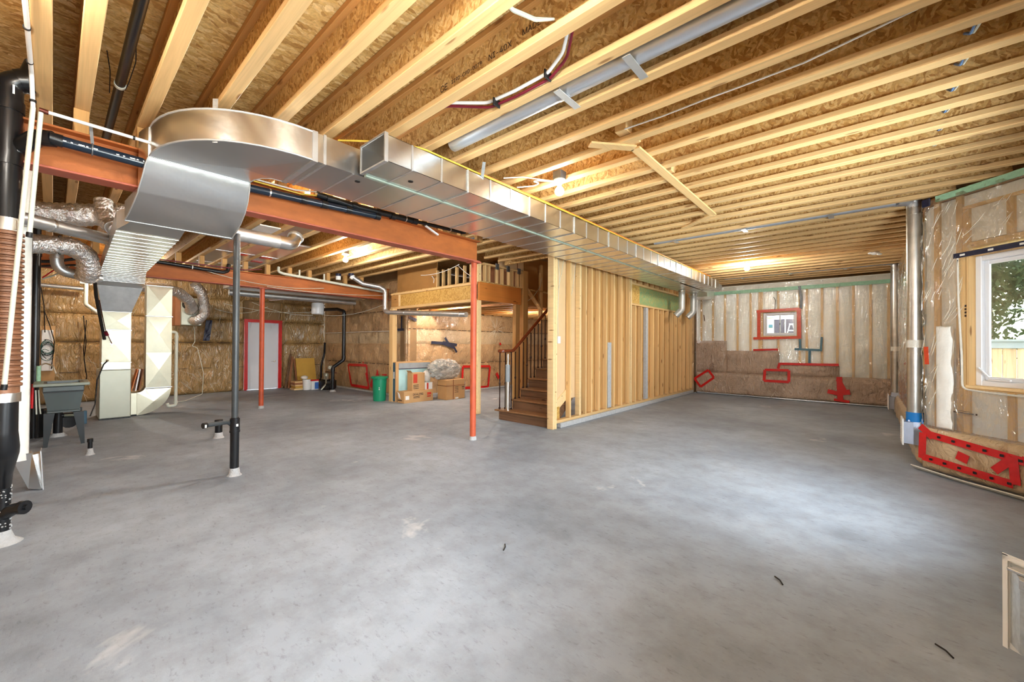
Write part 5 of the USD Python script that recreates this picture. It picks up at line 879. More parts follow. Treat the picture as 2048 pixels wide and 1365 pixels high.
part(t, 'clamp', [cyl((sx, sy_, 2.13), (sx, sy_, 2.215), .072, 22)], 'band_steel', smooth=40, label='wide steel clamp'); part(t, 'clamp_screw', [cyl((sx + .06, sy_ + .05, 2.14), (sx + .06, sy_ + .05, 2.2), .010, 8)], 'band_steel')
sl = part(t, 'sleeve', cyl((sx, sy_, 1.05), (sx, sy_, 2.13), .070, 24), 'pipe_ribs', smooth=60, label='copper-brown sleeve')
for z in np.arange(1.10, 2.11, .0345): part(sl, 'rib', lathe([(.070, z), (.081, z + .006), (.082, z + .016), (.081, z + .022), (.070, z + .028)], (sx, sy_, 0), 22), 'pipe_ribs', smooth=30)
part(t, 'clamp', cyl((sx, sy_, 1.0), (sx, sy_, 1.06), .076, 22), 'band_steel', smooth=40, label='wide steel clamp')
part(t, 'reducer', tube([(sx, sy_, 1.0), (sx, sy_, .80), (sx, sy_, .70), (sx - .03, sy_, .66), (lx + .06, ly, .50), (lx, ly, .40)], [.066, .066, .074, .072, .05, .043], 22), 'abs', smooth=50, label='tapering black reducer')
part(t, 'lower_pipe', cyl((lx, ly, .02), (lx, ly, .42), .040, 20), 'abs', smooth=60); part(t, 'cleanout', tube([(lx, ly, .19), (lx + .05, ly + .05, .235), (lx + .08, ly + .085, .245)], [.040, .040, .040], 18), 'abs', smooth=60, label='capped cleanout branch'); part(t, 'cleanout_cap', [cyl((lx + .08, ly + .085, .245), (lx + .10, ly + .105, .246), .046, 18), cyl((lx + .10, ly + .105, .246), (lx + .112, ly + .118, .246), .018, 8)], 'abs', smooth=40)
part(t, 'mortar_collar', tube([(lx, ly, 0), (lx, ly, .03), (lx, ly, .09)], [.10, .06, .041], 18), 'mortar', smooth=40, label='grey mortar splash at the floor'); part(t, 'mortar_spots', [trimesh.creation.icosphere(1, .0035 + .003 * rng.random()).apply_translation((lx + .0405 * math.cos(a), ly + .0405 * math.sin(a), z)) for a, z in zip(rng.uniform(-.4, 2.2, 60), rng.uniform(.08, .42, 60))], 'mortar', kind='stuff', label='mortar specks')
def pipe_label(t, x, y, z, txt):
    for k_, w_ in enumerate((.016, .01, .03, .012, .022)): part(t, 'print', box(x, x + .001, y + .036 * k_, y + .036 * k_ + w_, z, z + .008), 'print_white', label='white printed marks')
t = thing('drain_pipe', 'black drain pipe hung in front of the near beam, left of the rounded duct', 'pipe', (-4.14, .2, 2.77)); part(t, 'pipe', cyl((-4.14, -.02, 2.775), (-4.14, .462, 2.765), .037, 18), 'abs_blue', smooth=60); pipe_label(t, -4.1025, .03, 2.765, 'ABS DWV CELL CORE'); pipe_label(t, -4.1025, .29, 2.765, 'SCH 40 ASTM'); part(t, 'strap', [tube([(-4.14 + .039 * math.cos(a), .17, 2.77 + .039 * math.sin(a)) for a in np.linspace(-1.8, 1.4, 14)], .005, 6), bar((-4.13, .17, 2.81), (-4.10, .16, 2.92), .018, .002)], 'hanger', smooth=40, label='perforated hanging strap'); part(t, 'hub', cyl((-4.14, -.03, 2.775), (-4.14, .03, 2.774), .042, 18), 'abs', smooth=40)
one('vent_pipe', cyl((-2.2, .29, 3.20), (-5.2, .29, 3.20), .028, 16), 'abs', 'thin dark pipe running between the first joists toward the camera', 'pipe', smooth=60)
t = thing('water_pipe', 'longer of the two cream pipes leaning in front of the ribbed sleeve', 'pipe', (-4.0, -.1, 1.1)); part(t, 'pipe', cyl((-4.0, -.10, 2.90), (-4.0, -.197, 1.12), .0125, 14), 'pvc', smooth=60); part(t, 'end_cap', cyl((-4.0, -.196, 1.135), (-4.0, -.199, 1.10), .0145, 12), 'black', smooth=40, label='black end cap')
t = thing('water_pipe', 'shorter of the two cream pipes leaning at the left edge', 'pipe', (-4.03, -.07, 2.0)); part(t, 'pipe', cyl((-4.03, -.068, 2.89), (-4.03, -.107, 2.09), .0125, 14), 'pvc', smooth=60); part(t, 'end_clip', cyl((-4.03, -.106, 2.10), (-4.03, -.108, 2.07), .016, 10), 'black', smooth=40, label='black clip')
t = thing('water_pipe', 'white flexible pipe clipped along the edge of the leftmost joist', 'pipe', (-3.5, -.11, 3.07)); part(t, 'pipe', tube(fillet([(-2.3, -.115, 3.075), (-3.2, -.108, 3.075), (-3.9, -.106, 3.07), (-4.0, -.102, 2.95), (-4.0, -.10, 2.89)], .06), .011, 12), 'white', smooth=60); part(t, 'tie', [cyl((x, -.109, 3.074), (x - .012, -.109, 3.074), .0155, 12) for x in (-2.75, -3.35, -3.75)] + [cyl((-4.0, -.101, 2.93), (-4.0, -.101, 2.945), .0155, 12)], 'black', label='black cable tie')
t = thing('water_pipe', 'thin white pipe running level from the cream pipes to the rounded duct', 'pipe', (-4.03, .2, 2.9)); part(t, 'pipe', cyl((-4.03, -.055, 2.905), (-4.03, .53, 2.895), .0115, 12), 'white', smooth=60); part(t, 'fitting', cyl((-4.03, -.075, 2.905), (-4.03, -.035, 2.904), .016, 12), 'copper_dark', smooth=40, label='copper fitting'); part(t, 'tie', cyl((-4.03, .37, 2.898), (-4.03, .382, 2.898), .015, 12), 'black', label='black cable tie')
t = thing('drain_pipe', 'black drain pipes with stacked fittings along the top of the near beam', 'pipe', (-4.19, 2, 2.86))
part(t, 'pipe', [cyl((-4.20, 1.10, 2.80), (-4.20, 2.45, 2.858), .036, 16)], 'abs_blue', smooth=60); part(t, 'pipe', tube([(-4.20, 1.75, 2.915), (-4.20, 2.15, 2.90), (-4.20, 2.3, 2.905), (-4.20, 2.95, 2.918)], .035, 16), 'abs', smooth=60); part(t, 'pipe', cyl((-4.20, 2.9, 2.918), (-4.20, 3.72, 2.945), .022, 14), 'abs', smooth=60)
part(t, 'hub', [cyl((-4.20, y, 2.80 + (y - 1.1) * .043), (-4.20, y + .06, 2.80 + (y - 1.04) * .043), .042, 16) for y in (1.60, 1.80, 2.06, 2.40)] + [cyl((-4.20, y, 2.905), (-4.20, y + .06, 2.908), .042, 16) for y in (1.85, 2.12, 2.42, 2.60)] + [cyl((-4.20, 2.90, 2.918), (-4.20, 2.97, 2.92), .04, 14), cyl((-4.20, 3.70, 2.945), (-4.19, 3.76, 2.96), .03, 14)], 'abs', smooth=40); part(t, 'tie', [cyl((-4.20, y, z), (-4.20, y + .012, z), r_, 14) for y, z, r_ in ((1.32, 2.81, .038), (2.80, 2.916, .037), (3.50, 2.938, .025))], 'band_steel', label='pale pipe tie')
part(t, 'vent_cap', [bar((-4.20, 3.10, 2.90), (-4.22, 3.32, 2.83), .03, .02, .004)], 'white', label='white offcut hanging below')
t = thing('cables', 'yellow and white cables tucked along the beam behind the rounded duct', 'cable', (-4.2, 1.5, 2.9)); part(t, 'wire', [wire([(-4.19, 1.15, 2.875), (-4.18, 1.6, 2.87), (-4.2, 1.9, 2.93)], .008)], 'yellow_wire', smooth=60); part(t, 'wire', wire([(-4.19, 1.15, 2.895), (-4.18, 1.55, 2.895), (-4.2, 1.8, 2.95)], .008), 'white', smooth=60)
t = thing('vent_pipe', 'slim upright black pipe on the floor with a capped side branch', 'pipe', (-5.02, 1.28, 0)); px, py = -5.022, 1.278
part(t, 'lower_pipe', cyl((px, py, .06), (px, py, .50), .041, 20), 'abs', smooth=60); part(t, 'upper_pipe', cyl((px, py, .52), (px, py, 2.56), .031, 20), 'abs_grey', smooth=60); part(t, 'tee', [cyl((px, py, .46), (px, py, .60), .045, 20), cyl((px, py, .585), (px, py, .61), .036, 20), cyl((px, py, .455), (px, py, .475), .048, 20)], 'abs', smooth=40); part(t, 'clip', box(px + .044, px + .05, py + .0, py + .02, .52, .545), 'print_white', label='white tag')
bd = np.array([-.34, -.135, .0]); part(t, 'branch', tube(fillet([(px, py, .50), (px - .02, py - .05, .565), (px + .04, py - .12, .575), (px + .10, py - .27, .578)], .05), .022, 16), 'abs_grey', smooth=60, label='short side branch'); part(t, 'branch_cap', cyl((px + .097, py - .262, .578), (px + .11, py - .295, .578), .028, 16), 'abs', smooth=40); part(t, 'tag', box(px + .135, px + .137, py - .285, py - .27, .56, .59), 'print_white', label='white tag')
part(t, 'mortar_collar', tube([(px, py, 0), (px, py, .02), (px, py, .08)], [.07, .052, .044], 18), 'mortar', smooth=40)
for (x, y, h, r_, lb) in ((-7.172, 1.623, .265, .052, 'short wide black pipe stub on the floor behind the upright pipe'), (-7.242, .316, .20, .028, 'narrow black pipe stub on the floor in front of the tub')):
    t = thing('pipe_stub', lb, 'pipe', (x, y, 0)); part(t, 'pipe', cyl((x, y, .05), (x, y, h - .03), r_ - .006, 18), 'abs', smooth=60); part(t, 'cap', cyl((x, y, h - .045), (x, y, h), r_, 18, .004), 'abs', smooth=40); part(t, 'mortar_collar', tube([(x, y, 0), (x, y, .02), (x, y, .08)], [r_ + .02, r_ + .006, r_ - .002], 16), 'mortar', smooth=40)

# pipes along the far beam
t = thing('water_pipe', 'white plastic pipe along the top of the far beam, with short stubs up', 'pipe', (-9.6, 4, 2.9)); part(t, 'pipe', tube(fillet([(-9.66, 3.24, 3.06), (-9.62, 3.22, 2.95), (-9.60, 3.35, 2.92), (-9.60, 5.85, 2.765)], .1), .030, 14), 'pvc', smooth=60); part(t, 'coupling', [cyl((-9.60, y, 2.92 - (y - 3.35) * .062), (-9.60, y + .03, 2.918 - (y - 3.35) * .062), .034, 14) for y in (3.6, 4.0, 4.6)], 'pvc', smooth=40); part(t, 'riser_stub', [cyl((-9.60, y, 2.92 - (y - 3.35) * .062), (-9.60, y, 3.06 - (y - 3.35) * .03), .02, 12) for y in (3.65, 4.2)], 'pvc', smooth=40)
t = thing('water_pipe', 'red thin pipe clipped along the far beam', 'pipe', (-9.6, 2, 2.9)); part(t, 'pipe', wire([(-9.62, 1.25, 2.905), (-9.60, 2.0, 2.90), (-9.60, 2.6, 2.90), (-9.62, 2.9, 2.96)], .011, 8), 'burgundy', smooth=60)
t = thing('drain_pipe', 'dark green-black pipe lying on the far beam right of the trunk', 'pipe', (-9.58, 1.6, 2.85)); part(t, 'pipe', tube(fillet([(-9.60, 1.12, 2.86), (-9.60, 2.22, 2.80), (-9.63, 2.30, 2.84), (-9.64, 2.32, 2.98)], .05), .034, 14), 'abs', smooth=60); part(t, 'tie', cyl((-9.60, 1.72, 2.828), (-9.60, 1.735, 2.827), .038, 14), 'white', label='pale pipe tie')
t = thing('cables', 'thin white cables sagging under the far beam toward the door', 'cable', (-10, 3, 2.4)); 
for a, b_, d in (((-9.6, 1.9, 2.80), (-9.6, 4.2, 2.70), .12), ((-9.6, 3.0, 2.60), (-9.6, 5.8, 2.68), .05), ((-12.5, 2.9, 2.42), (-12.0, 4.95, 2.30), .10), ((-12.9, 2.8, 2.30), (-12.4, 3.9, 2.40), .15), ((-12.0, 3.4, 2.46), (-11.9, 4.9, 2.2), .10), ((-11.8, 5.1, 2.22), (-9.9, 5.9, 2.45), .12)): part(t, 'wire', tube(sag(a, b_, d), .007, 6), 'pvc', smooth=60)
t = thing('water_heater_tank', 'small white cylinder hung high near the alcove corner', 'tank', (-11.8, 5.0, 2.2)); part(t, 'body', lathe([(.0, 2.22), (.15, 2.23), (.165, 2.26), (.165, 2.52), (.15, 2.55), (.0, 2.56)], (-11.8, 4.99, 0), 24), 'vinyl', smooth=40); part(t, 'bracket', box(-11.83, -11.77, 4.96, 5.02, 2.56, 3.09), 'galv_spangle', label='hanging bracket')
t = thing('drain_pipe', 'black stack with a double bend in the alcove corner', 'pipe', (-11.6, 5.36, 0)); part(t, 'pipe', tube(fillet([(-11.62, 5.36, .05), (-11.62, 5.36, .70), (-11.50, 5.62, .92), (-11.50, 5.62, 2.34), (-11.9, 5.60, 2.42), (-13.2, 5.4, 2.45)], .07), .050, 16), 'abs', smooth=60); part(t, 'hub', [cyl((-11.62, 5.36, z), (-11.62, 5.36, z + .10), .058, 16) for z in (.10, .26, .58)] + [cyl((-11.50, 5.62, z), (-11.50, 5.62, z + .09), .057, 16) for z in (.95, 2.20)], 'abs', smooth=40); part(t, 'side_branch', tube([(-11.62, 5.36, .22), (-11.80, 5.28, .20)], .045, 14), 'abs', smooth=60); part(t, 'mortar_collar', tube([(-11.62, 5.36, 0), (-11.62, 5.36, .06)], [.10, .056], 14), 'mortar', smooth=40)
t = thing('sump_pump', 'black sump bowl with pale pump and pipes in the alcove corner', 'pump', (-12.5, 5.4, 0)); part(t, 'bowl', lathe([(.0, 0), (.20, 0), (.235, .05), (.23, .26), (.18, .30), (.0, .30)], (-12.36, 5.56, 0), 22), 'black', smooth=40); part(t, 'hose', tube(fillet([(-12.75, 5.62, 1.42), (-12.85, 5.66, 1.1), (-12.9, 5.58, .7), (-12.72, 5.50, .32), (-12.6, 5.42, .28)], .15), .030, 10), 'abs', smooth=60); part(t, 'pump', [lathe([(.0, .30), (.07, .31), (.075, .46), (.05, .50), (.0, .50)], (-12.28, 5.46, 0), 16), tube(fillet([(-12.2, 5.42, .40), (-12.0, 5.34, .2), (-12.02, 5.2, .03)], .06), .024, 8)], 'cabinet', smooth=40, label='grey pump motor'); part(t, 'float', lathe([(.0, .60), (.075, .62), (.09, .67), (.07, .72), (.0, .73)], (-12.15, 5.55, 0), 16), 'pvc', smooth=40, label='cream round float'); part(t, 'cross_pipe', [cyl((-12.5, 5.55, .53), (-11.7, 5.50, .53), .016, 10)], 'copper_dark', smooth=40)

# lumber and junk in the alcove corner
one('cardboard', hexa([(-13.32, 5.03, .24), (-13.29, 5.03, .24), (-13.29, 5.60, .24), (-13.32, 5.60, .24)], [(-13.50, 5.03, .92), (-13.47, 5.03, .92), (-13.47, 5.60, .92), (-13.50, 5.60, .92)]), 'cardboard_gold', 'large yellow-brown cardboard panel leaning right of the white door', 'cardboard')
one('cardboard', hexa([(-13.25, 4.98, .02), (-13.22, 4.98, .02), (-13.22, 5.02, .02), (-13.25, 5.02, .02)], [(-13.52, 4.98, .90), (-13.49, 4.98, .90), (-13.49, 5.02, .90), (-13.52, 5.02, .90)]), 'cardboard_dark', 'narrow dark brown board edge beside the yellow cardboard', 'board')
for (y0, y1, x, h, m_, lb) in ((4.69, 4.92, -13.30, 1.06, 'oak', 'dark brown plank leaning right of the door'), (4.75, 4.94, -13.22, .98, 'cardboard_dark', 'reddish trim strip leaning beside the dark plank')):
    one('leaning_plank', bar((x, y0, .02), (x - .24, y1, h), .06, .02, .003, up=(1, 0, 0)), m_, lb, 'plank')
for i, (z, dx, dy, m_) in enumerate(((.0, 0, 0, 'pine_light'), (.055, .03, .02, 'cardboard_gold'), (.11, -.02, .03, 'pine_y'), (.165, .02, .0, 'cardboard_dark'), (.21, 0, .02, 'pine_y'))):
    one('lumber_offcut', box(-13.05 + dx, -12.72 + dx, 4.72 + dy, 5.08 + dy, z + .001, z + .05, .004), m_, ('lowest', 'second lowest', 'middle', 'second highest', 'topmost')[i] + ' offcut in the little lumber pile by the door', 'lumber')
t = thing('paint_pail', 'white pail with scrunched rag in the corner pile', 'pail', (-12.66, 5.03, 0)); part(t, 'body', lathe([(.0, 0), (.10, 0), (.115, .30), (.11, .31), (.0, .31)], (-12.66, 5.05, 0), 18), 'white', smooth=40); part(t, 'rag', trimesh.creation.icosphere(2, .10).apply_scale((1, 1, .6)).apply_translation((-12.70, 5.0, .37)), 'bag_white', smooth=True, label='crumpled white rag')
t = thing('soap_carton', 'white, blue and red carton in the corner pile', 'carton', (-12.55, 5.2, 0)); part(t, 'body', box(-12.62, -12.50, 5.13, 5.34, 0, .26, .006), 'white'); part(t, 'blue_side', box(-12.502, -12.495, 5.22, 5.335, .02, .22, .002), 'box_blue', label='blue printed side'); part(t, 'lid', box(-12.63, -12.49, 5.12, 5.35, .26, .30, .01), 'red_plastic', label='red lid')

# ================================================================ boxes by the timber post
t = thing('garbage_bin', 'green round plastic garbage bin beside the pale timber post', 'bin', (-8.98, 5.30, 0)); part(t, 'body', lathe([(.0, .0), (.14, .0), (.15, .03), (.165, .54), (.165, .55)], (-8.98, 5.30, 0), 30), 'green_plastic', smooth=40); part(t, 'rim', lathe([(.160, .545), (.20, .55), (.205, .58), (.185, .60), (.16, .60)], (-8.98, 5.30, 0), 30), 'green_plastic', smooth=40); part(t, 'inside', lathe([(.0, .56), (.158, .57)], (-8.98, 5.30, 0), 24), 'black'); part(t, 'handle', bar((-8.86, 5.10, .565), (-8.86, 5.18, .565), .05, .02, .006), 'green_plastic'); part(t, 'print', [box(-8.852, -8.842, 5.20, 5.27, z, z + .022) for z in (.28, .32)], 'print_white', label='white printed bars')
t = thing('shower_carton', 'tall flat carton with teal edge and pale aqua picture front behind the boxes', 'carton', (-8.5, 6.1, 0))
part(t, 'body', box(-8.60, -8.46, 5.42, 6.45, 0, .965, .004), 'cardboard'); part(t, 'end_print', box(-8.575, -8.485, 5.415, 5.42, .02, .94), 'box_teal', label='teal printed end'); part(t, 'end_label', box(-8.55, -8.51, 5.412, 5.415, .56, .72), 'print_white', label='white label')
part(t, 'front_print', box(-8.46, -8.455, 5.50, 6.42, .04, .80), 'box_aqua', label='pale aqua printed front'); part(t, 'front_band', box(-8.459, -8.453, 5.50, 6.42, .80, .93), 'box_grey', label='grey pictured rail'); part(t, 'front_rail', [cyl((-8.452, 5.50, .79), (-8.452, 6.42, .79), .012, 8)], 'dark_glass', label='dark printed rail')
def carton(name, label, x0, x1, y0, y1, z0, z1, m_='cardboard'):
    t = thing(name, label, 'box', ((x0 + x1) / 2, (y0 + y1) / 2, z0)); part(t, 'body', box(x0, x1, y0, y1, z0, z1, .005), m_); return t
t = carton('moving_box', 'long low brown box with dark print, lying in front of the aqua carton', -8.38, -8.11, 5.42, 6.26, 0, .275)
part(t, 'print', lettering('DEALERS', .050, (-8.108, 5.66, .165), (0, 1, 0), (0, 0, 1), bold=True), 'print_dark', label='dark printed lettering'); part(t, 'print', [box(-8.11, -8.107, 5.68, 5.86, z, z + .012) for z in (.13, .10)], 'print_dark', label='small printed lines'); part(t, 'red_print', [box(-8.11, -8.107, 6.08, 6.20, .15, .21), box(-8.11, -8.107, 6.08, 6.19, .10, .13)], 'print_red', label='red printed block'); part(t, 'label_sticker', [box(-8.11, -8.107, 5.46, 5.56, .08, .17)], 'print_white', label='white sticker'); part(t, 'tape_flap', hexa([(-8.32, 5.415, .12), (-8.24, 5.415, .10), (-8.24, 5.41, .10), (-8.32, 5.41, .12)], [(-8.36, 5.415, .25), (-8.30, 5.415, .22), (-8.30, 5.40, .22), (-8.36, 5.40, .25)]), 'white', label='loose white tape'); part(t, 'print', box(-8.36, -8.20, 5.417, 5.42, .05, .075), 'print_dark', label='printing on the box end')
t = carton('upright_box', 'narrow upright brown box with an orange-red print standing on the long box', -8.34, -8.13, 5.66, 6.02, .277, .70); part(t, 'red_print', [box(-8.13, -8.127, 5.69, 5.80, .46, .67)], 'print_red', label='orange-red printed panel'); part(t, 'print', [box(-8.13, -8.127, 5.69, 5.84, z, z + .014) for z in (.40, .36, .32)], 'print_dark', label='printed lines'); part(t, 'flap', hexa([(-8.34, 5.67, .70), (-8.13, 5.67, .70), (-8.13, 5.675, .70), (-8.34, 5.675, .70)], [(-8.32, 5.62, .76), (-8.15, 5.62, .76), (-8.15, 5.625, .76), (-8.32, 5.625, .76)]), 'cardboard')
t = carton('small_box', 'small white box with a red stripe on the long box', -8.30, -8.13, 6.03, 6.255, .277, .45, 'white'); part(t, 'red_print', box(-8.13, -8.127, 6.08, 6.13, .285, .44), 'print_red', label='red printed stripe')
one('plastic_bag', trimesh.creation.icosphere(3, .15).apply_scale((.55, .75, 1.0)).apply_translation((-8.25, 6.16, .60)), 'bag_white', 'crumpled white bag stuffed behind the upright box', 'bag', smooth=True)
t = carton('storage_box', 'big plain brown box with taped lid at the right of the pile', -8.20, -7.85, 6.47, 7.08, 0, .50); part(t, 'lid', [box(-8.21, -7.84, 6.46, 7.09, .345, .36, .003), box(-7.852, -7.845, 6.68, 6.705, .0, .5)], 'cardboard_dark', label='lid edge and seam'); part(t, 'print', [box(-7.85, -7.847, 6.74, 6.86, z, z + .012) for z in (.30, .26, .22, .17)], 'print_dark', label='printed lines'); part(t, 'print', [box(-7.85, -7.847, 6.98, 7.06, z, z + .012) for z in (.30, .28, .24)], 'print_dark', label='printed lines'); part(t, 'label_sticker', box(-7.85, -7.846, 6.76, 6.86, .01, .05), 'print_white', label='white sticker')
one('grey_panel', box(-8.22, -7.90, 7.10, 7.14, 0, .42, .004), 'box_grey', 'thin grey panel standing right of the big brown box', 'panel')
blob = trimesh.creation.icosphere(4, 1.0); nn = 1 - 2 * np.abs(fbm(blob.vertices * 2.6 + 5, 4, 3) - .5) + .5 * fbm(blob.vertices * 7 + 9, 2, 5); blob.vertices = blob.vertices * (0.38 + .55 * nn)[:, None] * np.array([.20, .48, .26]) + np.array([-8.16, 6.66, .745])
t = thing('plastic_bundle', 'big crumpled bundle of clear plastic sheeting lying on the big brown box', 'plastic sheeting', (-8.16, 6.66, .5)); part(t, 'film', blob, 'clear_tape', smooth=25); b2_ = blob.copy(); b2_.vertices = (b2_.vertices - b2_.centroid) * 1.05 + b2_.centroid; part(t, 'outer_film', b2_, 'poly_bag', smooth=25)

# ================================================================ stair
st = thing('staircase', 'dark oak staircase with iron balusters rising behind the stud partition', 'staircase', (-4.5, 5.55, 0))
RI, RUN, XSR = .185, .235, -3.99
for k_ in range(13):
    y = 5.50 + RUN * k_; xl = -5.22 if k_ == 0 else -5.02
    part(st, 'tread', box(xl - .025, XSR, y - .03, y + RUN + .01, RI * (k_ + 1) - .03, RI * (k_ + 1), .008), 'oak_tread')
    part(st, 'riser', box(xl, XSR, y, y + .018, RI * k_, RI * (k_ + 1) - .031), 'oak') if k_ else part(st, 'riser', [box(-5.10, XSR, 5.50, 5.518, 0, .154), loft([[(-5.10 - .12 * math.sin(a), 5.50 + .12 - .12 * math.cos(a), 0), (-5.10 - .10 * math.sin(a), 5.518 + .102 - .102 * math.cos(a), 0), (-5.10 - .10 * math.sin(a), 5.518 + .102 - .102 * math.cos(a), .154), (-5.10 - .12 * math.sin(a), 5.50 + .12 - .12 * math.cos(a), .154)] for a in np.linspace(0, PI / 2, 8)])], 'oak')
part(st, 'stringer', bar((-4.01, 5.62, .12), (-4.01, 8.5, .12 + 2.88 * RI / RUN), .03, .26, .003), 'oak')
nw = part(st, 'newel', [cyl((-5.04, 5.62, .186), (-5.04, 5.62, .98), .040, 18), cyl((-5.04, 5.62, .98), (-5.04, 5.62, 1.22), .022, 16)], 'band_steel', smooth=40, label='newel post wrapped in protective film'); part(nw, 'wrap', cyl((-5.04, 5.62, .70), (-5.04, 5.62, 1.02), .045, 18), 'box_grey', smooth=40, label='grey wrap band')
part(st, 'handrail', tube(fillet([(-5.16, 5.50, 1.275), (-5.10, 5.53, 1.275), (-5.02, 5.74, 1.275), (-5.01, 6.95, 2.23), (-5.01, 8.2, 3.22)], .12, 8), .030, 14), 'oak_rail', smooth=60); part(st, 'volute', cyl((-5.13, 5.56, 1.25), (-5.13, 5.56, 1.30), .085, 22, .008), 'oak_rail', smooth=40)
def baluster(x, y, z0, z1, knot):
    b = part(st, 'baluster', box(x - .0075, x + .0075, y - .0075, y + .0075, z0, z1), 'iron')
    part(b, 'shoe', box(x - .015, x + .015, y - .015, y + .015, z0, z0 + .03, .004), 'iron')
    if knot: zk = z0 + .45 * (z1 - z0); part(b, 'knuckle', lathe([(.0075, zk - .035), (.018, zk - .012), (.02, zk), (.018, zk + .012), (.0075, zk + .035)], (x, y, 0), 10), 'iron', smooth=40)
baluster(-5.19, 5.56, .185, 1.26, True); baluster(-5.12, 5.64, .185, 1.26, True); baluster(-4.99, 5.66, .185, 1.26, False)
for k_ in range(1, 8):
    for q in (0, 1):
        y = 5.50 + RUN * k_ + .05 + .115 * q; baluster(-5.0, y, RI * (k_ + 1), 1.245 + max(0, y - 5.76) * .792, (k_ + q) % 2 == 1)

# ================================================================ lamps
def lamp(name_label, x, y, z=3.10, glow='bulb_glow'):
    t = thing('ceiling_lamp', name_label, 'lamp', (x, y, z)); part(t, 'backing_box', box(x - .05, x + .05, y - .05, y + .05, z - .005, z + .08, .004), 'hanger', label='metal junction box'); part(t, 'base', lathe([(.0, z - .006), (.062, z - .006), (.066, z - .02), (.05, z - .03), (.028, z - .036), (.024, z - .058), (.0, z - .058)], (x, y, 0), 22), 'white', smooth=40, label='white porcelain lampholder')
    b = lathe([(.0, z - .165), (.024, z - .163), (.040, z - .149), (.047, z - .126), (.044, z - .106), (.028, z - .084), (.015, z - .066), (.013, z - .059)], (x, y, 0), 22); part(t, 'bulb', b, glow, smooth=True, label='glowing bare bulb'); return t
t = lamp('bare bulb on white lampholder in front of the seamed duct, nearest lamp', -2.37, 3.42, glow='bulb_soft'); part(t, 'cable', [wire([(-2.42, 3.38, 3.085), (-2.50, 3.22, 3.06), (-2.58, 3.24, 3.08), (-2.56, 3.34, 3.085), (-2.62, 3.30, 3.06), (-2.74, 3.18, 3.04)], .007, 6, .06), wire([(-2.43, 3.39, 3.09), (-2.60, 3.10, 3.085), (-2.72, 2.95, 3.06)], .006)], 'white', smooth=60, label='coiled white cable')
lamp('bare bulb under the joists over the utility area, behind the near beam', -7.39, 3.63, glow='bulb_bright'); lamp('bare bulb under the joists near the far wall', -1.83, 9.32, glow='bulb_bright')
lamp('added fill bulb between joists above the camera corner, out of view', -.85, .97, glow='fill_corner'); lamp('added fill bulb near the wall beside the camera, left of the view', -2.75, -.26, glow='fill_dim'); lamp('bare bulb behind the furnace trunk', -11.95, .95); lamp('bare bulb under the sunken platform behind the stair posts', -7.25, 8.42, 2.27, 'bulb_bright'); lamp('added fill bulb hidden up between the joists of the sunken platform', -7.9, 6.595, 2.64, 'bulb_bright'); lamp('added fill bulb hidden under the joists just behind the near steel beam', -4.85, 1.95)  # corner, near wall, platform joists, behind beam: unseen bulbs added as fill

# ================================================================ cables under the ceiling
t = thing('cable_bundle', 'red and white cables drooping out of a joist hole between two joists', 'cable', (-1.5, 2, 3.2)); part(t, 'white_cable', tube(fillet([(-1.22, 1.88, 3.24), (-1.38, 2.02, 3.17), (-1.52, 2.06, 3.13), (-1.80, 2.06, 3.13), (-2.06, 2.06, 3.15), (-2.35, 1.92, 3.20), (-2.7, 1.90, 3.24)], .15, 6), .012, 8), 'white', smooth=60); part(t, 'red_cable', tube(fillet([(-1.20, 1.88, 3.22), (-1.37, 2.05, 3.15), (-1.52, 2.09, 3.11), (-1.80, 2.09, 3.11), (-2.06, 2.09, 3.13), (-2.35, 1.93, 3.18), (-2.7, 1.88, 3.22)], .15, 6), .010, 8), 'burgundy', smooth=60); part(t, 'tie', [box(x - .006, x + .006, 2.035, 2.105, 3.095, 3.15, .003) for x in (-1.53, -1.98)], 'black', label='black cable tie')
t = thing('joist_sleeve', 'dark round sleeve through a joist where the red and white cables come out', 'sleeve', (-1.2, 1.83, 3.24)); part(t, 'ring', [tube([(-1.20 + .085 * math.cos(a), 1.822, 3.235 + .075 * math.sin(a)) for a in np.linspace(0, 2 * PI, 24)], .012, 8)], 'abs', smooth=60); part(t, 'hole', tube([(-1.20, 1.818, 3.235), (-1.20, 1.822, 3.235)], .078, 20), 'hole', label='dark opening')
t = thing('cables', 'pair of cream cables drooping between joists at the top of the view', 'cable', (-1.3, 1.6, 3.2)); 
for q in (0, 1): part(t, 'wire', wire([(-1.42 + .02 * q, 1.50, 3.20), (-1.40, 1.58, 3.16 + .01 * q), (-1.34, 1.70, 3.15 + .01 * q), (-1.28, 1.79, 3.18)], .008), 'pvc', smooth=60)
one('cable', wire([(.20, 2.90, 3.13), (-.10, 2.95, 3.12), (-.28, 2.98, 3.115), (-.60, 3.0, 3.125), (-.85, 2.98, 3.115), (-1.15, 3.0, 3.12), (-1.46, 3.02, 3.14)], .006, 6, .2), 'white', 'single thin white cable wandering along a joist bay', 'cable', smooth=60)
t = thing('cables', 'row of short blue and grey cable loops through the right-hand joists', 'cable', (.44, 4, 3.2))
for k_ in range(7, 17):
    y = .458 + .338 * k_
    for q in (0, 1): part(t, 'wire', wire([(.45 + .015 * q, y + .008, 3.23), (.445 + .015 * q, y + .12, 3.155 - .01 * q), (.44 + .012 * q, y + .22, 3.16), (.43 + .015 * q, y + .33, 3.23)], .007), 'blue_wire' if k_ < 13 and q == 0 else 'pvc', smooth=60)
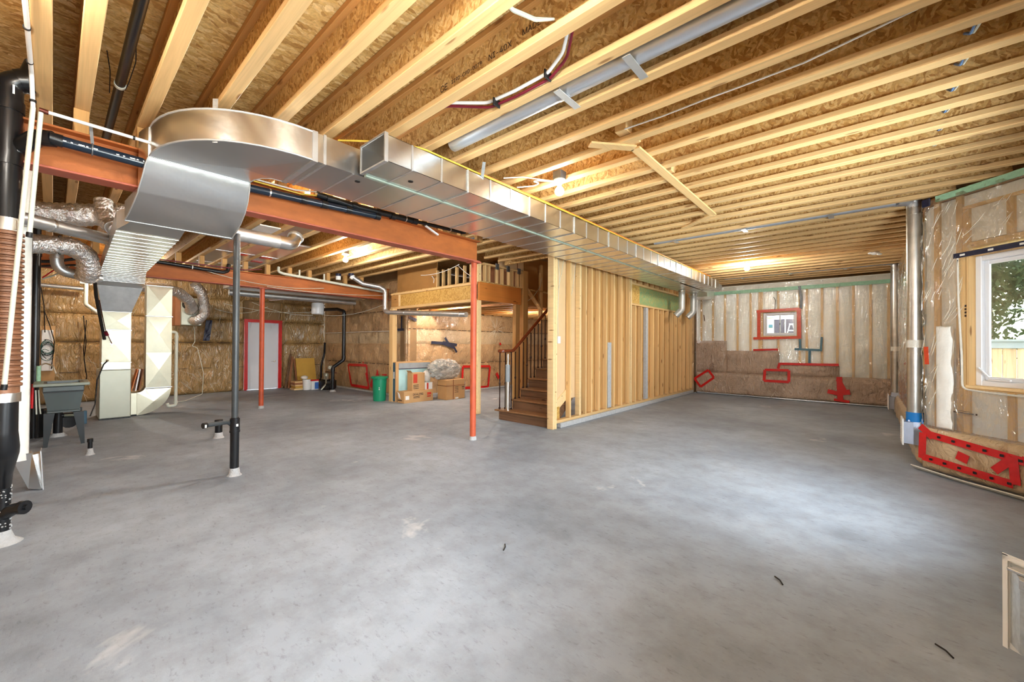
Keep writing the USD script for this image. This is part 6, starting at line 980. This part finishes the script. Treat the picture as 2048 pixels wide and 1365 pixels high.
t = thing('cables', 'orange and yellow cable lying along the top edge of the seamed duct', 'cable', (-2.75, 5, 3.03)); part(t, 'wire', tube(fillet([(-3.3, 1.55, 3.09), (-3.0, 1.75, 3.06), (-2.78, 2.0, 3.03), (-2.76, 3.2, 3.02), (-2.76, 4.4, 3.03), (-2.77, 6.2, 3.02), (-2.76, 8.0, 3.02), (-2.80, 10.4, 3.03)], .2), .008, 6), 'yellow_wire', smooth=60); part(t, 'wire', tube(fillet([(-2.9, 2.4, 3.06), (-2.77, 2.7, 3.035), (-2.76, 4.0, 3.04), (-2.77, 7.0, 3.035), (-2.76, 10.2, 3.03)], .2), .007, 6), 'orange_paper', smooth=60)
t = thing('cables', 'white cables hanging above the sunken platform', 'cable', (-7, 5.5, 2.9)); part(t, 'wire', tube(sag((-7.6, 5.5, 2.96), (-6.3, 5.5, 3.04), .06), .008, 6), 'white', smooth=60); part(t, 'wire', wire([(-7.2, 5.5, 2.90), (-7.12, 5.5, 2.82), (-7.14, 5.5, 2.74)], .007), 'white', smooth=60); part(t, 'wire', tube(sag((-6.4, 5.55, 3.05), (-5.95, 5.55, 2.75), .02), .007, 6), 'white', smooth=60)
# print on the near webs and subfloor
for txt, x, y, z, h in (('MADE', -1.52, 1.803, 3.215, .035), ('NI-40X', -1.80, 1.803, 3.195, .038), ('1292-CPD-0079', -2.16, 1.803, 3.20, .026), ('CE', -2.28, 1.803, 3.185, .045)):
    part(ceiling, 'stamp', lettering(txt, h, (x, y, z), (1, 0, 0), (0, 0, 1)), 'print_dark', label='black stamp on a joist web')
one('foam_blob', cat([trimesh.creation.icosphere(2, s_).apply_scale((1.3, 1, .6)).apply_translation((x, y, z)) for s_, x, y, z in ((.05, .12, 9.7, 3.07), (.035, .06, 9.72, 3.085), (.03, .17, 9.66, 3.04))]), 'white', 'white dab of spray foam under the joists near the far riser', 'foam', smooth=True)
t = thing('pipe_ties', 'pale ring and dark wires around the thin ceiling pipe', 'wire', (-4.0, .29, 3.2)); part(t, 'ring', cyl((-3.9, .29, 3.20), (-3.93, .29, 3.20), .032, 16), 'pvc', smooth=40); part(t, 'wire', wire([(-3.5, .33, 3.37), (-3.6, .34, 3.24), (-3.85, .33, 3.21), (-3.95, .32, 3.19)], .003, 5), 'black', smooth=60); part(t, 'wire', wire([(-3.85, .22, 3.37), (-3.9, .24, 3.26), (-4.1, .25, 3.2)], .003, 5), 'black', smooth=60)
# ================================================================ scraps on the floor
for q, (x, y) in enumerate(((.24, 2.75), (-.42, 2.9), (-1.9, 2.1))):
    one('floor_scrap', wire([(x, y, .004), (x + .03, y - .03, .006), (x + .05, y - .07, .004)], .004, 5, .02), 'black_speck', ('black plastic scrap on the floor left of the boot', 'tiny black scrap on the right floor', 'small dark scrap on the open floor')[q], 'scrap', smooth=50)

# ================================================================ outdoors
fe = thing('fence', 'weathered board fence with grey cap outside the bay window', 'fence', (3, 11.2, .35))
for k_ in range(34):
    x = 1.0 + .165 * k_; part(fe, 'fence_board', box(x, x + .158, 11.2 + .012 * (k_ % 2), 11.22 + .012 * (k_ % 2), .35, 1.38, .004), 'fence')
part(fe, 'fence_cap', box(.9, 6.7, 11.12, 11.30, 1.50, 1.54, .005), 'fence_grey'); part(fe, 'fence_rail', box(.9, 6.7, 11.16, 11.19, 1.38, 1.50, .005), 'fence_grey', label='grey top rail')
def tree(label, x, y, h, seed, n=5200):
    rg = np.random.default_rng(seed); t = thing('tree', label, 'tree', (x, y, .35)); part(t, 'trunk', tube([(x, y, .3), (x + .05, y, h * .4), (x, y + .1, h * .8)], [.16, .12, .05], 10), 'bark', smooth=60)
    c = rg.normal(0, 1, (70, 3)); c /= np.linalg.norm(c, axis=1)[:, None]; c = c * rg.uniform(.2, 1, (70, 1)) * np.array([2.1, 2.1, h * .33]) + np.array([x, y, h * .60])
    p = c[rg.integers(0, 70, n)] + rg.normal(0, .28, (n, 3)); a, b = rg.normal(0, 1, (n, 3)), rg.normal(0, 1, (n, 3)); a /= np.linalg.norm(a, axis=1)[:, None]; b -= a * (a * b).sum(1)[:, None]; b /= np.linalg.norm(b, axis=1)[:, None]
    s = rg.uniform(.05, .10, (n, 1)); v = np.stack([p - a * s, p + b * s * .45, p + a * s, p - b * s * .45], 1).reshape(-1, 3); i = np.arange(n)[:, None] * 4; part(t, 'foliage', tm(v, np.vstack([i + [0, 1, 2], i + [0, 2, 3]])), 'leaf', kind='stuff')
tree('dark leafy tree behind the fence, left in the bay window', 2.0, 14.2, 5.4, 4, 9000); tree('second leafy tree behind the fence, farther right', 8.0, 17.0, 6.0, 6, 7000); tree('leafy tree behind the fence, beyond the bay window', 14.5, 14.0, 5.5, 9, 5000)
nb = thing('neighbour_house', 'white stucco house wall with dark window panes seen through the small window', 'house', (-2.5, 18.5, 0)); part(nb, 'wall', box(-12, 4.5, 18.5, 18.7, .4, 6), 'stucco'); part(nb, 'window_frame', [box(-2.74, -1.35, 18.42, 18.5, 1.80, 2.47)], 'vinyl'); part(nb, 'window_pane', box(-2.69, -2.35, 18.40, 18.42, 1.85, 2.42), 'dark_glass'); part(nb, 'window_pane', box(-2.31, -1.40, 18.40, 18.42, 1.85, 2.42), 'dark_glass'); part(nb, 'trim_band', box(-12, 4.5, 18.45, 18.5, 2.50, 2.53), 'fence_grey'); part(nb, 'vent_cover', box(-2.88, -2.73, 18.46, 18.5, 2.11, 2.23, .004), 'tape_blue', label='grey-green vent cover')
sl_ = thing('step_ladder', 'white A-shaped stepladder standing outside the small window', 'ladder', (-2.12, 18.1, .4)); part(sl_, 'rails', [bar((-2.56, 18.0, .4), (-2.15, 18.1, 2.2), .05, .03, .005), bar((-1.66, 18.0, .4), (-2.05, 18.1, 2.2), .05, .03, .005)], 'white'); part(sl_, 'tray', box(-2.17, -2.03, 18.05, 18.2, 2.18, 2.24, .005), 'white')
for z, w_ in ((.9, .34), (1.35, .23), (1.75, .15), (1.95, .10)): part(sl_, 'step', box(-2.11 - w_, -2.11 + w_, 18.02, 18.12, z, z + .05, .004), 'white')
